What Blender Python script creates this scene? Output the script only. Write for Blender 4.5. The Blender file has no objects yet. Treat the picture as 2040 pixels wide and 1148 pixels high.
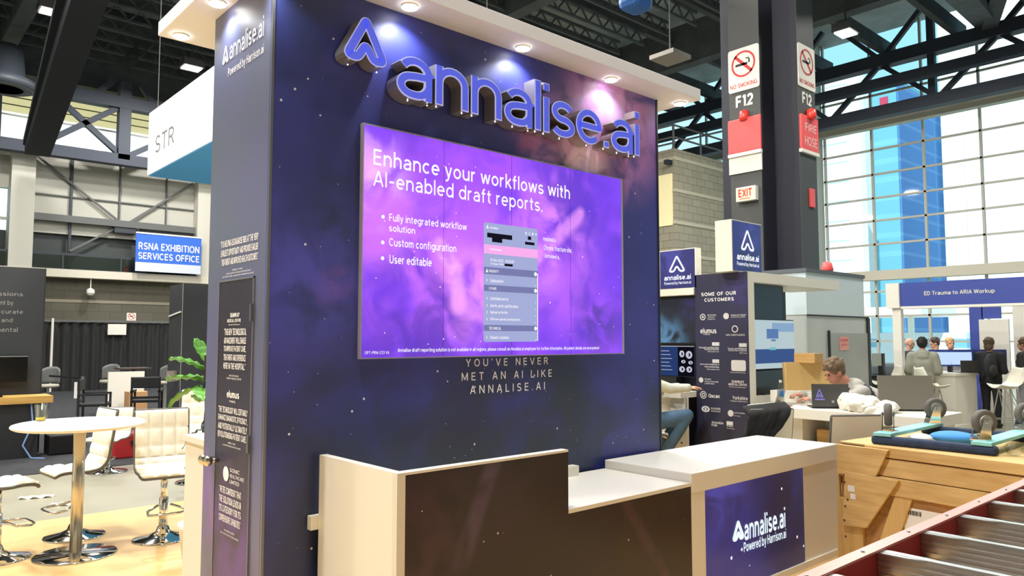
import bpy, bmesh, math, random
from mathutils import Vector, Matrix, Euler, noise
R = random.Random(11)
sc = bpy.context.scene
COL = sc.collection
# ------------------------------------------------------------ camera, world, light, exposure
cd = bpy.data.cameras.new('camera'); cam = bpy.data.objects.new('camera', cd); COL.objects.link(cam)
cd.sensor_width = 36; cd.lens = 36*1490/2040; cd.clip_start = .05; cd.clip_end = 1000
_P, _T = math.radians(3.87), math.radians(48.3)
fwd = Vector((math.cos(_T)*math.cos(_P), math.sin(_T)*math.cos(_P), math.sin(_P)))
cam.location = (0, 0, 1.75); cam.rotation_euler = fwd.to_track_quat('-Z', 'Y').to_euler()
sc.camera = cam
sc.view_settings.view_transform = 'Standard'; sc.view_settings.look = 'None'
sc.view_settings.gamma = 1; sc.view_settings.exposure = 0.0; sc.view_settings.use_curve_mapping = False
sc.cycles.use_denoising = True; sc.cycles.max_bounces = 8; sc.cycles.sample_clamp_indirect = 4
wd = bpy.data.worlds.new('sky'); sc.world = wd; wd.use_nodes = True
nt = wd.node_tree; nt.nodes.clear()
wo = nt.nodes.new('ShaderNodeOutputWorld'); wb = nt.nodes.new('ShaderNodeBackground')
tc = nt.nodes.new('ShaderNodeTexCoord'); sp = nt.nodes.new('ShaderNodeSeparateXYZ'); rp = nt.nodes.new('ShaderNodeValToRGB')
nt.links.new(tc.outputs['Generated'], sp.inputs[0]); nt.links.new(sp.outputs['Y'], rp.inputs[0])
rp.color_ramp.elements[0].position = .45; rp.color_ramp.elements[0].color = (.42, .86, 1.05, 1)
rp.color_ramp.elements[1].position = .85; rp.color_ramp.elements[1].color = (1.25, 1.28, 1.3, 1)
nt.links.new(rp.outputs[0], wb.inputs[0]); wb.inputs[1].default_value = 1.15; nt.links.new(wb.outputs[0], wo.inputs[0])

sl = bpy.data.lights.new('sun', 'SUN'); sl.energy = 4.5; sl.color = (1, .97, .9); sl.angle = .01
so = bpy.data.objects.new('sun', sl); COL.objects.link(so); so.rotation_euler = Vector((.72, .25, -.62)).to_track_quat('-Z', 'Y').to_euler()
def area_lamp(loc, size, power, color=(1, .97, .91), rot=(0, 0, 0), parent=None):
    l = bpy.data.lights.new('lamp_light', 'AREA'); l.size = size; l.energy = power; l.color = color; l.shape = 'DISK'
    o = bpy.data.objects.new('lamp_light', l); COL.objects.link(o); o.location = loc; o.rotation_euler = rot
    if parent: o.parent = parent; o.location = Vector(loc)-parent.location
    return o
# ------------------------------------------------------------ helpers
def lin(c):
    return tuple((x/255/12.92 if x/255 <= .04045 else ((x/255+.055)/1.055)**2.4) for x in c)
WM = {}
def wm(o): return WM.get(o.name, Matrix.Identity(4)) if o else Matrix.Identity(4)
def tag(o, label=None, cat=None, group=None, kind=None):
    if label: o['label'] = label
    if cat: o['category'] = cat
    if group: o['group'] = group
    if kind: o['kind'] = kind
    return o
def thing(name, label, cat, loc=(0, 0, 0), rz=0, group=None):
    o = bpy.data.objects.new(name, None); COL.objects.link(o); o.empty_display_size = .1
    o.location = loc; o.rotation_euler = (0, 0, rz)
    WM[o.name] = Matrix.Translation(Vector(loc)) @ Matrix.Rotation(rz, 4, 'Z')
    return tag(o, label, cat, group)
def move(o, loc, rz=0):
    o.location = loc; o.rotation_euler = (0, 0, rz); WM[o.name] = Matrix.Translation(Vector(loc)) @ Matrix.Rotation(rz, 4, 'Z')
def kids(o): return [c for c in COL.objects if c.parent == o]
def dup(o, loc=None, rz=0, label=None, parent=None):
    c = o.copy(); COL.objects.link(c)
    if parent: c.parent = parent
    for k in kids(o): dup(k, parent=c)
    if loc is not None: move(c, loc, rz)
    if label: c['label'] = label
    return c
class MB:
    def __init__(s): s.b = bmesh.new()
    def poly(s, pts):
        try: s.b.faces.new([s.b.verts.new(Vector(p)) for p in pts])
        except ValueError: pass
        return s
    def hexa(s, p):                       # 8 points: bottom 4 ccw, top 4 ccw
        v = [s.b.verts.new(Vector(q)) for q in p]
        for f in ((3, 2, 1, 0), (4, 5, 6, 7), (0, 1, 5, 4), (1, 2, 6, 5), (2, 3, 7, 6), (3, 0, 4, 7)): s.b.faces.new([v[i] for i in f])
        return s
    def box(s, x0, x1, y0, y1, z0, z1):
        return s.hexa([(x0, y0, z0), (x1, y0, z0), (x1, y1, z0), (x0, y1, z0), (x0, y0, z1), (x1, y0, z1), (x1, y1, z1), (x0, y1, z1)])
    def bar(s, a, b, w, h=None, up=(0, 0, 1)):   # square bar from a to b
        a, b = Vector(a), Vector(b); d = (b-a).normalized(); u = Vector(up)
        if abs(d.dot(u)) > .95: u = Vector((1, 0, 0))
        r = d.cross(u).normalized(); u = r.cross(d); h = h or w; r = r*w/2; u = u*h/2
        return s.hexa([a-r-u, a+r-u, b+r-u, b-r-u, a-r+u, a+r+u, b+r+u, b-r+u])
    def ring(s, c, rx, ry, ux, uy, n):
        return [s.b.verts.new(Vector(c)+ux*(rx*math.cos(2*math.pi*i/n))+uy*(ry*math.sin(2*math.pi*i/n))) for i in range(n)]
    def loft(s, rings, cap=True):
        n = len(rings[0])
        for a, b in zip(rings, rings[1:]):
            for i in range(n): s.b.faces.new((a[i], a[(i+1) % n], b[(i+1) % n], b[i]))
        if cap:
            s.b.faces.new(rings[0][::-1]); s.b.faces.new(rings[-1])
        return s
    def tube(s, pts, r, n=10):
        pts = [Vector(p) for p in pts]; rs = r if isinstance(r, (list, tuple)) else [r]*len(pts)
        rings = []; u = None
        for i, p in enumerate(pts):
            d = (pts[min(i+1, len(pts)-1)]-pts[max(i-1, 0)]).normalized()
            if u is None:
                u = d.orthogonal().normalized()
            else:
                u = (u-d*u.dot(d)); u = u.normalized() if u.length > 1e-6 else d.orthogonal().normalized()
            rings.append(s.ring(p, rs[i], rs[i], u, d.cross(u), n))
        return s.loft(rings)
    def lathe(s, prof, c=(0, 0, 0), n=28):
        rings = [s.ring(Vector(c)+Vector((0, 0, z)), max(r, 1e-4), max(r, 1e-4), Vector((1, 0, 0)), Vector((0, 1, 0)), n) for r, z in prof]
        return s.loft(rings)
    def ell(s, c, r, m=None, n=14, k=9):
        m = m or Matrix.Identity(3); rings = []
        for j in range(k+1):
            t = -math.pi/2+math.pi*j/k; q = max(math.cos(t), .02)
            rings.append([s.b.verts.new(Vector(c)+m @ Vector((r[0]*q*math.cos(2*math.pi*i/n), r[1]*q*math.sin(2*math.pi*i/n), r[2]*math.sin(t)))) for i in range(n)])
        return s.loft(rings)
    def cap(s, a, b, r0, r1=None, n=10):
        r1 = r0 if r1 is None else r1
        s.tube([a, b], [r0, r1], n); s.ell(a, (r0,)*3, n=n, k=6); s.ell(b, (r1,)*3, n=n, k=6)
        return s
    def prism(s, pts, off):               # planar outline extruded by vector off
        off = Vector(off); a = [s.b.verts.new(Vector(p)) for p in pts]; b = [s.b.verts.new(Vector(p)+off) for p in pts]
        n = len(a); s.b.faces.new(a[::-1]); s.b.faces.new(b)
        for i in range(n): s.b.faces.new((a[i], a[(i+1) % n], b[(i+1) % n], b[i]))
        return s
    def grid(s, f, nu, nv):               # f(u,v) -> point, u,v in 0..1
        v = [[s.b.verts.new(Vector(f(i/nu, j/nv))) for j in range(nv+1)] for i in range(nu+1)]
        for i in range(nu):
            for j in range(nv): s.b.faces.new((v[i][j], v[i+1][j], v[i+1][j+1], v[i][j+1]))
        return s
    def build(s, name, mat, parent=None, smooth=False, bevel=0, solid=0, sub=0, label=None, keepn=False):
        if not keepn: bmesh.ops.recalc_face_normals(s.b, faces=s.b.faces[:])
        inv = wm(parent).inverted(); s.b.transform(inv)
        me = bpy.data.meshes.new(name); s.b.to_mesh(me); s.b.free()
        if smooth:
            for p in me.polygons: p.use_smooth = True
        o = bpy.data.objects.new(name, me); COL.objects.link(o); me.materials.append(mat)
        if parent: o.parent = parent
        WM[o.name] = wm(parent)
        if solid: m = o.modifiers.new('s', 'SOLIDIFY'); m.thickness = solid; m.offset = 0
        if sub: m = o.modifiers.new('u', 'SUBSURF'); m.levels = m.render_levels = sub
        if bevel: m = o.modifiers.new('b', 'BEVEL'); m.width = bevel; m.segments = 2; m.limit_method = 'ANGLE'
        if label: o['label'] = label
        return o
def struct(o): o['kind'] = 'structure'; return o
def remeshed(mb, name, mat, parent, voxel=.012, smooth=6, label=None):
    inv = wm(parent).inverted(); mb.b.transform(inv)
    me = bpy.data.meshes.new('tmp'); mb.b.to_mesh(me); mb.b.free()
    o = bpy.data.objects.new('tmp', me); COL.objects.link(o)
    m = o.modifiers.new('r', 'REMESH'); m.mode = 'VOXEL'; m.voxel_size = voxel
    if smooth: k = o.modifiers.new('k', 'SMOOTH'); k.iterations = smooth; k.factor = .5
    dg = bpy.context.evaluated_depsgraph_get(); me2 = bpy.data.meshes.new_from_object(o.evaluated_get(dg))
    bpy.data.objects.remove(o); bpy.data.meshes.remove(me)
    me2.name = name; me2.materials.clear(); me2.materials.append(mat)
    for p in me2.polygons: p.use_smooth = True
    o = bpy.data.objects.new(name, me2); COL.objects.link(o); o.parent = parent; WM[o.name] = wm(parent)
    if label: o['label'] = label
    return o
# ---- planes for print: u runs to the viewer's right, v runs up
class Plane:
    def __init__(s, o, right, up=(0, 0, 1), out=.003):
        s.r = Vector(right).normalized(); s.u = Vector(up).normalized(); s.n = s.r.cross(s.u); s.o = Vector(o)+s.n*out
    def pt(s, u, v): return s.o+s.r*u+s.u*v
def front(y, out=.003): return Plane((0, y, 0), (1, 0, 0), out=out)            # faces -Y, u = x
def side(x, out=.003): return Plane((x, 0, 0), (0, -1, 0), out=out)            # faces -X, u = -y
# ---- lettering drawn as strokes of even width (a plain grotesque)
def _arc(cx, cy, rx, ry, a0, a1):
    n = max(4, int(abs(a1-a0)/15)); return [(cx+rx*math.cos(math.radians(a0+(a1-a0)*k/n)), cy+ry*math.sin(math.radians(a0+(a1-a0)*k/n))) for k in range(n+1)]
_o = lambda cx=.25: _arc(cx, .26, .205, .215, 0, 360)
_L = lambda *p: list(p)
GL = {
 'a': (.47, [[(.41, 0), (.41, .32)]+_arc(.235, .32, .175, .155, 0, 150), [(.41, .295), (.25, .285)]+_arc(.2, .16, .15, .115, 95, 270)+_arc(.25, .2, .16, .155, 270, 345)]),
 'b': (.5, [_L((.05, 0), (.05, .74)), _o(.255)]), 'c': (.45, [_arc(.25, .26, .205, .215, 48, 312)]), 'd': (.5, [_L((.455, 0), (.455, .74)), _o(.25)]),
 'e': (.49, [[(.05, .265), (.452, .265)]+_arc(.25, .26, .205, .215, 2, 312)]), 'f': (.3, [[(.13, 0), (.13, .58)]+_arc(.24, .58, .11, .115, 180, 85), _L((0, .475), (.28, .475))]),
 'g': (.5, [_o(.25), [(.455, .52), (.455, -.02)]+_arc(.255, -.02, .2, .135, 0, -150)]), 'h': (.47, [_L((.05, 0), (.05, .74)), _arc(.235, .3, .185, .175, 180, 0)+[(.42, 0)]]),
 'i': (.1, [_L((.05, 0), (.05, .52)), _L((.05, .62), (.05, .73))]), 'j': (.14, [_L((.08, .52), (.08, -.1), (.0, -.16)), _L((.08, .62), (.08, .73))]),
 'k': (.43, [_L((.05, 0), (.05, .74)), _L((.05, .19), (.39, .52)), _L((.17, .29), (.42, 0))]), 'l': (.1, [_L((.05, 0), (.05, .74))]),
 'm': (.68, [_L((.05, 0), (.05, .52)), _arc(.195, .32, .145, .155, 180, 0)+[(.34, 0)], _arc(.485, .32, .145, .155, 180, 0)+[(.63, 0)]]),
 'n': (.47, [_L((.05, 0), (.05, .52)), _arc(.235, .3, .185, .175, 180, 0)+[(.42, 0)]]), 'o': (.5, [_o()]), 'p': (.5, [_L((.05, -.2), (.05, .52)), _o(.255)]), 'q': (.5, [_L((.455, -.2), (.455, .52)), _o(.25)]),
 'r': (.3, [_L((.05, 0), (.05, .52)), _arc(.22, .3, .17, .175, 180, 75)]), 's': (.42, [_arc(.21, .365, .155, .11, 28, 270)+_arc(.21, .15, .17, .105, 90, -155)[1:]]),
 't': (.3, [[(.13, .67), (.13, .16)]+_arc(.23, .16, .1, .115, 180, 285), _L((0, .475), (.28, .475))]), 'u': (.47, [[(.05, .52), (.05, .22)]+_arc(.235, .22, .185, .175, 180, 360), _L((.42, .52), (.42, 0))]),
 'v': (.44, [_L((.03, .52), (.22, .02)), _L((.41, .52), (.22, .02))]), 'w': (.66, [_L((.03, .52), (.18, .02)), _L((.33, .5), (.18, .02)), _L((.33, .5), (.48, .02)), _L((.63, .52), (.48, .02))]),
 'x': (.43, [_L((.03, .52), (.4, 0)), _L((.4, .52), (.03, 0))]), 'y': (.44, [_L((.03, .52), (.23, .02)), _L((.41, .52), (.2, -.1), (.12, -.16), (.04, -.16))]), 'z': (.4, [_L((.03, .475), (.36, .475), (.04, .045), (.37, .045))]),
 'A': (.58, [_L((.03, 0), (.29, .72)), _L((.55, 0), (.29, .72)), _L((.12, .23), (.46, .23))]),
 'B': (.5, [_L((.05, 0), (.05, .72)), [(.05, .675), (.25, .675)]+_arc(.25, .525, .15, .15, 90, -90)+[(.05, .375)], [(.05, .375), (.27, .375)]+_arc(.27, .21, .17, .165, 90, -90)+[(.05, .045)]]),
 'C': (.58, [_arc(.31, .36, .265, .315, 45, 315)]), 'D': (.57, [_L((.05, 0), (.05, .72)), [(.05, .675), (.22, .675)]+_arc(.22, .36, .29, .315, 90, -90)+[(.05, .045)]]),
 'E': (.46, [_L((.05, 0), (.05, .72)), _L((.05, .675), (.44, .675)), _L((.05, .37), (.41, .37)), _L((.05, .045), (.44, .045))]), 'F': (.44, [_L((.05, 0), (.05, .72)), _L((.05, .675), (.43, .675)), _L((.05, .36), (.4, .36))]),
 'G': (.62, [_arc(.31, .36, .265, .315, 45, 340)+[(.57, .34), (.33, .34)]]), 'H': (.56, [_L((.05, 0), (.05, .72)), _L((.51, 0), (.51, .72)), _L((.05, .37), (.51, .37))]), 'I': (.1, [_L((.05, 0), (.05, .72))]),
 'J': (.42, [[(.37, .72), (.37, .22)]+_arc(.2, .22, .17, .175, 0, -170)]), 'K': (.54, [_L((.05, 0), (.05, .72)), _L((.05, .26), (.5, .72)), _L((.2, .41), (.52, 0))]), 'L': (.43, [_L((.05, .72), (.05, .045), (.42, .045))]),
 'M': (.68, [_L((.05, 0), (.05, .72)), _L((.63, 0), (.63, .72)), _L((.05, .7), (.34, .08)), _L((.63, .7), (.34, .08))]), 'N': (.57, [_L((.05, 0), (.05, .72)), _L((.52, 0), (.52, .72)), _L((.05, .7), (.52, .02))]),
 'O': (.64, [_arc(.32, .36, .275, .315, 0, 360)]), 'P': (.5, [_L((.05, 0), (.05, .72)), [(.05, .675), (.26, .675)]+_arc(.26, .5, .18, .175, 90, -90)+[(.05, .325)]]), 'Q': (.64, [_arc(.32, .36, .275, .315, 0, 360), _L((.38, .2), (.6, -.02))]),
 'R': (.53, [_L((.05, 0), (.05, .72)), [(.05, .675), (.26, .675)]+_arc(.26, .51, .18, .165, 90, -90)+[(.05, .345)], _L((.27, .34), (.5, 0))]),
 'S': (.5, [_arc(.25, .51, .19, .165, 25, 270)+_arc(.25, .195, .205, .15, 90, -155)[1:]]), 'T': (.52, [_L((.26, 0), (.26, .72)), _L((.01, .675), (.51, .675))]), 'U': (.56, [[(.05, .72), (.05, .26)]+_arc(.28, .26, .23, .215, 180, 360)+[(.51, .72)]]),
 'V': (.56, [_L((.03, .72), (.28, .02)), _L((.53, .72), (.28, .02))]), 'W': (.84, [_L((.03, .72), (.22, .02)), _L((.42, .7), (.22, .02)), _L((.42, .7), (.62, .02)), _L((.81, .72), (.62, .02))]), 'X': (.54, [_L((.03, .72), (.51, 0)), _L((.51, .72), (.03, 0))]),
 'Y': (.54, [_L((.03, .72), (.27, .34)), _L((.51, .72), (.27, .34)), _L((.27, .36), (.27, 0))]), 'Z': (.5, [_L((.03, .675), (.46, .675), (.04, .045), (.47, .045))]),
 '0': (.5, [_arc(.25, .36, .2, .315, 0, 360)]), '1': (.28, [_L((.2, 0), (.2, .72)), _L((.2, .7), (.03, .58))]), '2': (.48, [_arc(.24, .49, .185, .185, 165, -30)+[(.05, .045), (.45, .045)]]),
 '3': (.48, [_arc(.23, .525, .17, .15, 150, -90)+_arc(.23, .21, .19, .165, 90, -150)[1:]]), '6': (.5, [_arc(.25, .23, .195, .185, 0, 360), _L((.06, .25), (.12, .5), (.36, .72))]), '4': (.5, [_L((.36, 0), (.36, .72)), _L((.36, .7), (.04, .2), (.47, .2))]), '5': (.48, [[(.42, .675), (.1, .675), (.08, .36)]+_arc(.24, .23, .19, .185, 140, -150)]),
 '.': (.12, [_L((.06, 0), (.06, .105))]), ',': (.12, [_L((.07, .1), (.03, -.1))]), ':': (.12, [_L((.06, .03), (.06, .13)), _L((.06, .37), (.06, .47))]), '-': (.34, [_L((.03, .28), (.31, .28))]), '_': (.4, [_L((0, -.02), (.4, -.02))]), '|': (.1, [_L((.05, -.1), (.05, .74))]),
 '“': (.24, [_L((.05, .55), (.07, .72)), _L((.17, .55), (.19, .72))]), '”': (.24, [_L((.07, .72), (.05, .55)), _L((.19, .72), (.17, .55))]), '’': (.12, [_L((.08, .72), (.05, .55))]), '<': (.3, [_L((.28, .5), (.05, .26)), _L((.28, .02), (.05, .26))]), '=': (.4, [_L((.03, .4), (.37, .4)), _L((.03, .2), (.37, .2))]), '#': (.4, [_L((.1, 0), (.16, .6)), _L((.26, 0), (.32, .6)), _L((.03, .2), (.37, .2)), _L((.03, .4), (.37, .4))])}
_tc = {}
def glyphs(s, bold=0.0, space=1.0, ext=0.0):
    k = (s, bold, space, ext)
    if k in _tc: return _tc[k]
    V, F = [], []; x = 0; hw = .045+bold*.9
    for ch in s:
        if ch == ' ' or ch not in GL: x += .27*space; continue
        adv, strokes = GL[ch]
        for js, st in enumerate(strokes):
            P = [Vector((p[0]+x, p[1], 0)) for p in st]; n = len(P); closed = n > 3 and (P[0]-P[-1]).length < 1e-5; b0 = len(V); step = 4 if ext else 2
            for i, p in enumerate(P):
                a = P[i-1] if i else (P[-2] if closed else None); c = P[i+1] if i < n-1 else (P[1] if closed else None)
                d1 = (p-a).normalized() if a is not None else None; d2 = (c-p).normalized() if c is not None else None
                d1 = d1 or d2; d2 = d2 or d1; d = (d1+d2).normalized(); m = 1/max(.5, d.dot(d1)); nn = Vector((-d.y, d.x, 0))*hw*m
                zz = ext+(js*.004 if not ext else js*.002)
                V += [p+nn+Vector((0, 0, zz)), p-nn+Vector((0, 0, zz))]
                if ext: V += [p+nn-Vector((0, 0, ext)), p-nn-Vector((0, 0, ext))]
            for i in range(n-1):
                a, b = b0+i*step, b0+(i+1)*step
                F.append((a, a+1, b+1, b))
                if ext: F += [(a+2, b+2, b+3, a+3), (a, b, b+2, a+2), (a+1, a+3, b+3, b+1)]
            if ext and not closed: e = b0+(n-1)*step; F += [(b0, b0+2, b0+3, b0+1), (e, e+1, e+3, e+2)]
        x += adv+.115*space+(space-1)*.12
    _tc[k] = (V, F); return _tc[k]
def put_text(mb, s, pl, u0, u1, v0, v1, bold=0.0, space=1.0, skew=0.0):
    """letters stretched to the box u0..u1, v0..v1 of the plane"""
    V, F = glyphs(s, bold, space)
    if not V: return
    x0, x1 = min(v.x for v in V), max(v.x for v in V); y0, y1 = min(v.y for v in V), max(v.y for v in V)
    sy = (v1-v0)/max(y1-y0, .01); sx = (u1-u0)/max(x1-x0, .01) if u1 is not None else sy
    vs = [mb.b.verts.new(pl.pt(u0+(v.x-x0)*sx, v0+(v.y-y0)*sy)+pl.n*(v.z*.1)) for v in V]
    for f in F:
        try: mb.b.faces.new([vs[i] for i in f])
        except ValueError: pass
def prints(name, pl, items, mat, parent, label=None):
    if name.endswith('_line'):
        for it in items: prints(name[:-5], pl, [it], mat, parent)
        return
    mb = MB()
    for it in items: put_text(mb, it[0], pl, *it[1:5], **(it[5] if len(it) > 5 else {}))
    return mb.build(name, mat, parent, label=label, keepn=True)
def rect(mb, pl, u0, u1, v0, v1): mb.poly([pl.pt(u0, v0), pl.pt(u1, v0), pl.pt(u1, v1), pl.pt(u0, v1)])
def disc(mb, pl, u, v, ru, rv=None, n=20, hole=0):
    rv = rv or ru; a = [pl.pt(u+ru*math.cos(2*math.pi*i/n), v+rv*math.sin(2*math.pi*i/n)) for i in range(n)]
    if not hole: mb.poly(a); return
    b = [pl.pt(u+ru*hole*math.cos(2*math.pi*i/n), v+rv*hole*math.sin(2*math.pi*i/n)) for i in range(n)]
    for i in range(n): mb.poly([a[i], a[(i+1) % n], b[(i+1) % n], b[i]])
def rounded(pts, r, seg=5):
    out = []; n = len(pts); P = [Vector((p[0], p[1])) for p in pts]
    for i in range(n):
        p, a, b = P[i], P[i-1], P[(i+1) % n]; rr = r[i] if isinstance(r, (list, tuple)) else r
        da, db = (a-p), (b-p); ra = min(rr, da.length*.48, db.length*.48)
        q0, q1 = p+da.normalized()*ra, p+db.normalized()*ra
        for k in range(seg+1):
            t = k/seg; out.append(q0*(1-t)**2+p*2*t*(1-t)+q1*t*t)
    return out
def ribbon(pts, w):                        # closed outline -> (outer, inner) loops
    n = len(pts); o, i_ = [], []
    for k in range(n):
        d = (pts[(k+1) % n]-pts[k-1]); d = d.normalized() if d.length > 1e-9 else Vector((1, 0)); nn = Vector((d.y, -d.x))
        o.append(pts[k]+nn*w/2); i_.append(pts[k]-nn*w/2)
    return o, i_
A_PATH = [(.5, 1), (1, .06), (.72, .03), (.5, .4), (.28, .03), (0, .06)]
def a_mark(mb, pl, u, v, w, h, t, depth=0.0, front_only=True):
    """outlined A logo, lower-left corner u,v"""
    pts = rounded([(p[0]*w, p[1]*h) for p in A_PATH], [w*.1, w*.1, w*.12, w*.16, w*.12, w*.1])[::-1]
    o, i_ = ribbon(pts, t); n = len(o)
    for k in range(n):
        q = [pl.pt(u+a.x, v+a.y) for a in (o[k], o[(k+1) % n], i_[(k+1) % n], i_[k])]
        mb.poly(q)
        if depth:
            b = [p-pl.n*depth for p in q]; mb.poly(b[::-1]); mb.poly([q[0], b[0], b[1], q[1]]); mb.poly([q[3], q[2], b[2], b[3]])
# ---- materials
def mat(name, rgb, rough=.5, metal=0, spec=.5, emit=None, es=1, noise=0, ns=4, bump=0, trans=0, alpha=1, stretch=None, rgb2=None):
    m = bpy.data.materials.new(name); m.use_nodes = True; t = m.node_tree; b = t.nodes['Principled BSDF']
    c = lin(rgb); b.inputs['Base Color'].default_value = (*c, 1); b.inputs['Roughness'].default_value = rough
    b.inputs['Metallic'].default_value = metal; b.inputs['Specular IOR Level'].default_value = spec
    if emit: b.inputs['Emission Color'].default_value = (*lin(emit), 1); b.inputs['Emission Strength'].default_value = es
    if trans: b.inputs['Transmission Weight'].default_value = trans
    if alpha < 1: b.inputs['Alpha'].default_value = alpha
    if noise or bump or rgb2:
        tcn = t.nodes.new('ShaderNodeTexCoord'); nz = t.nodes.new('ShaderNodeTexNoise'); nz.inputs['Scale'].default_value = ns; nz.inputs['Detail'].default_value = 6
        mp = t.nodes.new('ShaderNodeMapping'); mp.inputs['Scale'].default_value = stretch or (1, 1, 1)
        t.links.new(tcn.outputs['Object'], mp.inputs[0]); t.links.new(mp.outputs[0], nz.inputs['Vector'])
        if noise or rgb2:
            r = t.nodes.new('ShaderNodeValToRGB'); r.color_ramp.elements[0].position = .3; r.color_ramp.elements[1].position = .7
            c2 = lin(rgb2) if rgb2 else tuple(x*(1-noise) for x in c)
            r.color_ramp.elements[0].color = (*c2, 1); r.color_ramp.elements[1].color = (*(min(1, x*(1+noise)) for x in c), 1)
            t.links.new(nz.outputs[0], r.inputs[0]); t.links.new(r.outputs[0], b.inputs['Base Color'])
        if bump:
            bp = t.nodes.new('ShaderNodeBump'); bp.inputs['Strength'].default_value = bump; bp.inputs['Distance'].default_value = .02
            t.links.new(nz.outputs[0], bp.inputs['Height']); t.links.new(bp.outputs[0], b.inputs['Normal'])
    return m
def glow(name, rgb, s=1.0):
    m = bpy.data.materials.new(name); m.use_nodes = True; t = m.node_tree; t.nodes.clear()
    o = t.nodes.new('ShaderNodeOutputMaterial'); e = t.nodes.new('ShaderNodeEmission'); e.inputs[0].default_value = (*lin(rgb), 1); e.inputs[1].default_value = s
    t.links.new(e.outputs[0], o.inputs[0]); return m
def glassy(name, tint=(235, 245, 248), refl=.08):
    m = bpy.data.materials.new(name); m.use_nodes = True; t = m.node_tree; t.nodes.clear()
    o = t.nodes.new('ShaderNodeOutputMaterial'); a = t.nodes.new('ShaderNodeBsdfTransparent'); g = t.nodes.new('ShaderNodeBsdfGlossy'); x = t.nodes.new('ShaderNodeMixShader')
    a.inputs[0].default_value = (*lin(tint), 1); g.inputs['Roughness'].default_value = .03; x.inputs[0].default_value = refl
    t.links.new(a.outputs[0], x.inputs[1]); t.links.new(g.outputs[0], x.inputs[2]); t.links.new(x.outputs[0], o.inputs[0]); return m
def translucent(name, rgb):
    m = bpy.data.materials.new(name); m.use_nodes = True; t = m.node_tree; t.nodes.clear()
    o = t.nodes.new('ShaderNodeOutputMaterial'); a = t.nodes.new('ShaderNodeBsdfTranslucent'); g = t.nodes.new('ShaderNodeBsdfDiffuse'); x = t.nodes.new('ShaderNodeMixShader'); x.inputs[0].default_value = .2
    for n in (a, g): n.inputs[0].default_value = (*lin(rgb), 1)
    t.links.new(a.outputs[0], x.inputs[1]); t.links.new(g.outputs[0], x.inputs[2]); t.links.new(x.outputs[0], o.inputs[0]); return m
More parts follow.
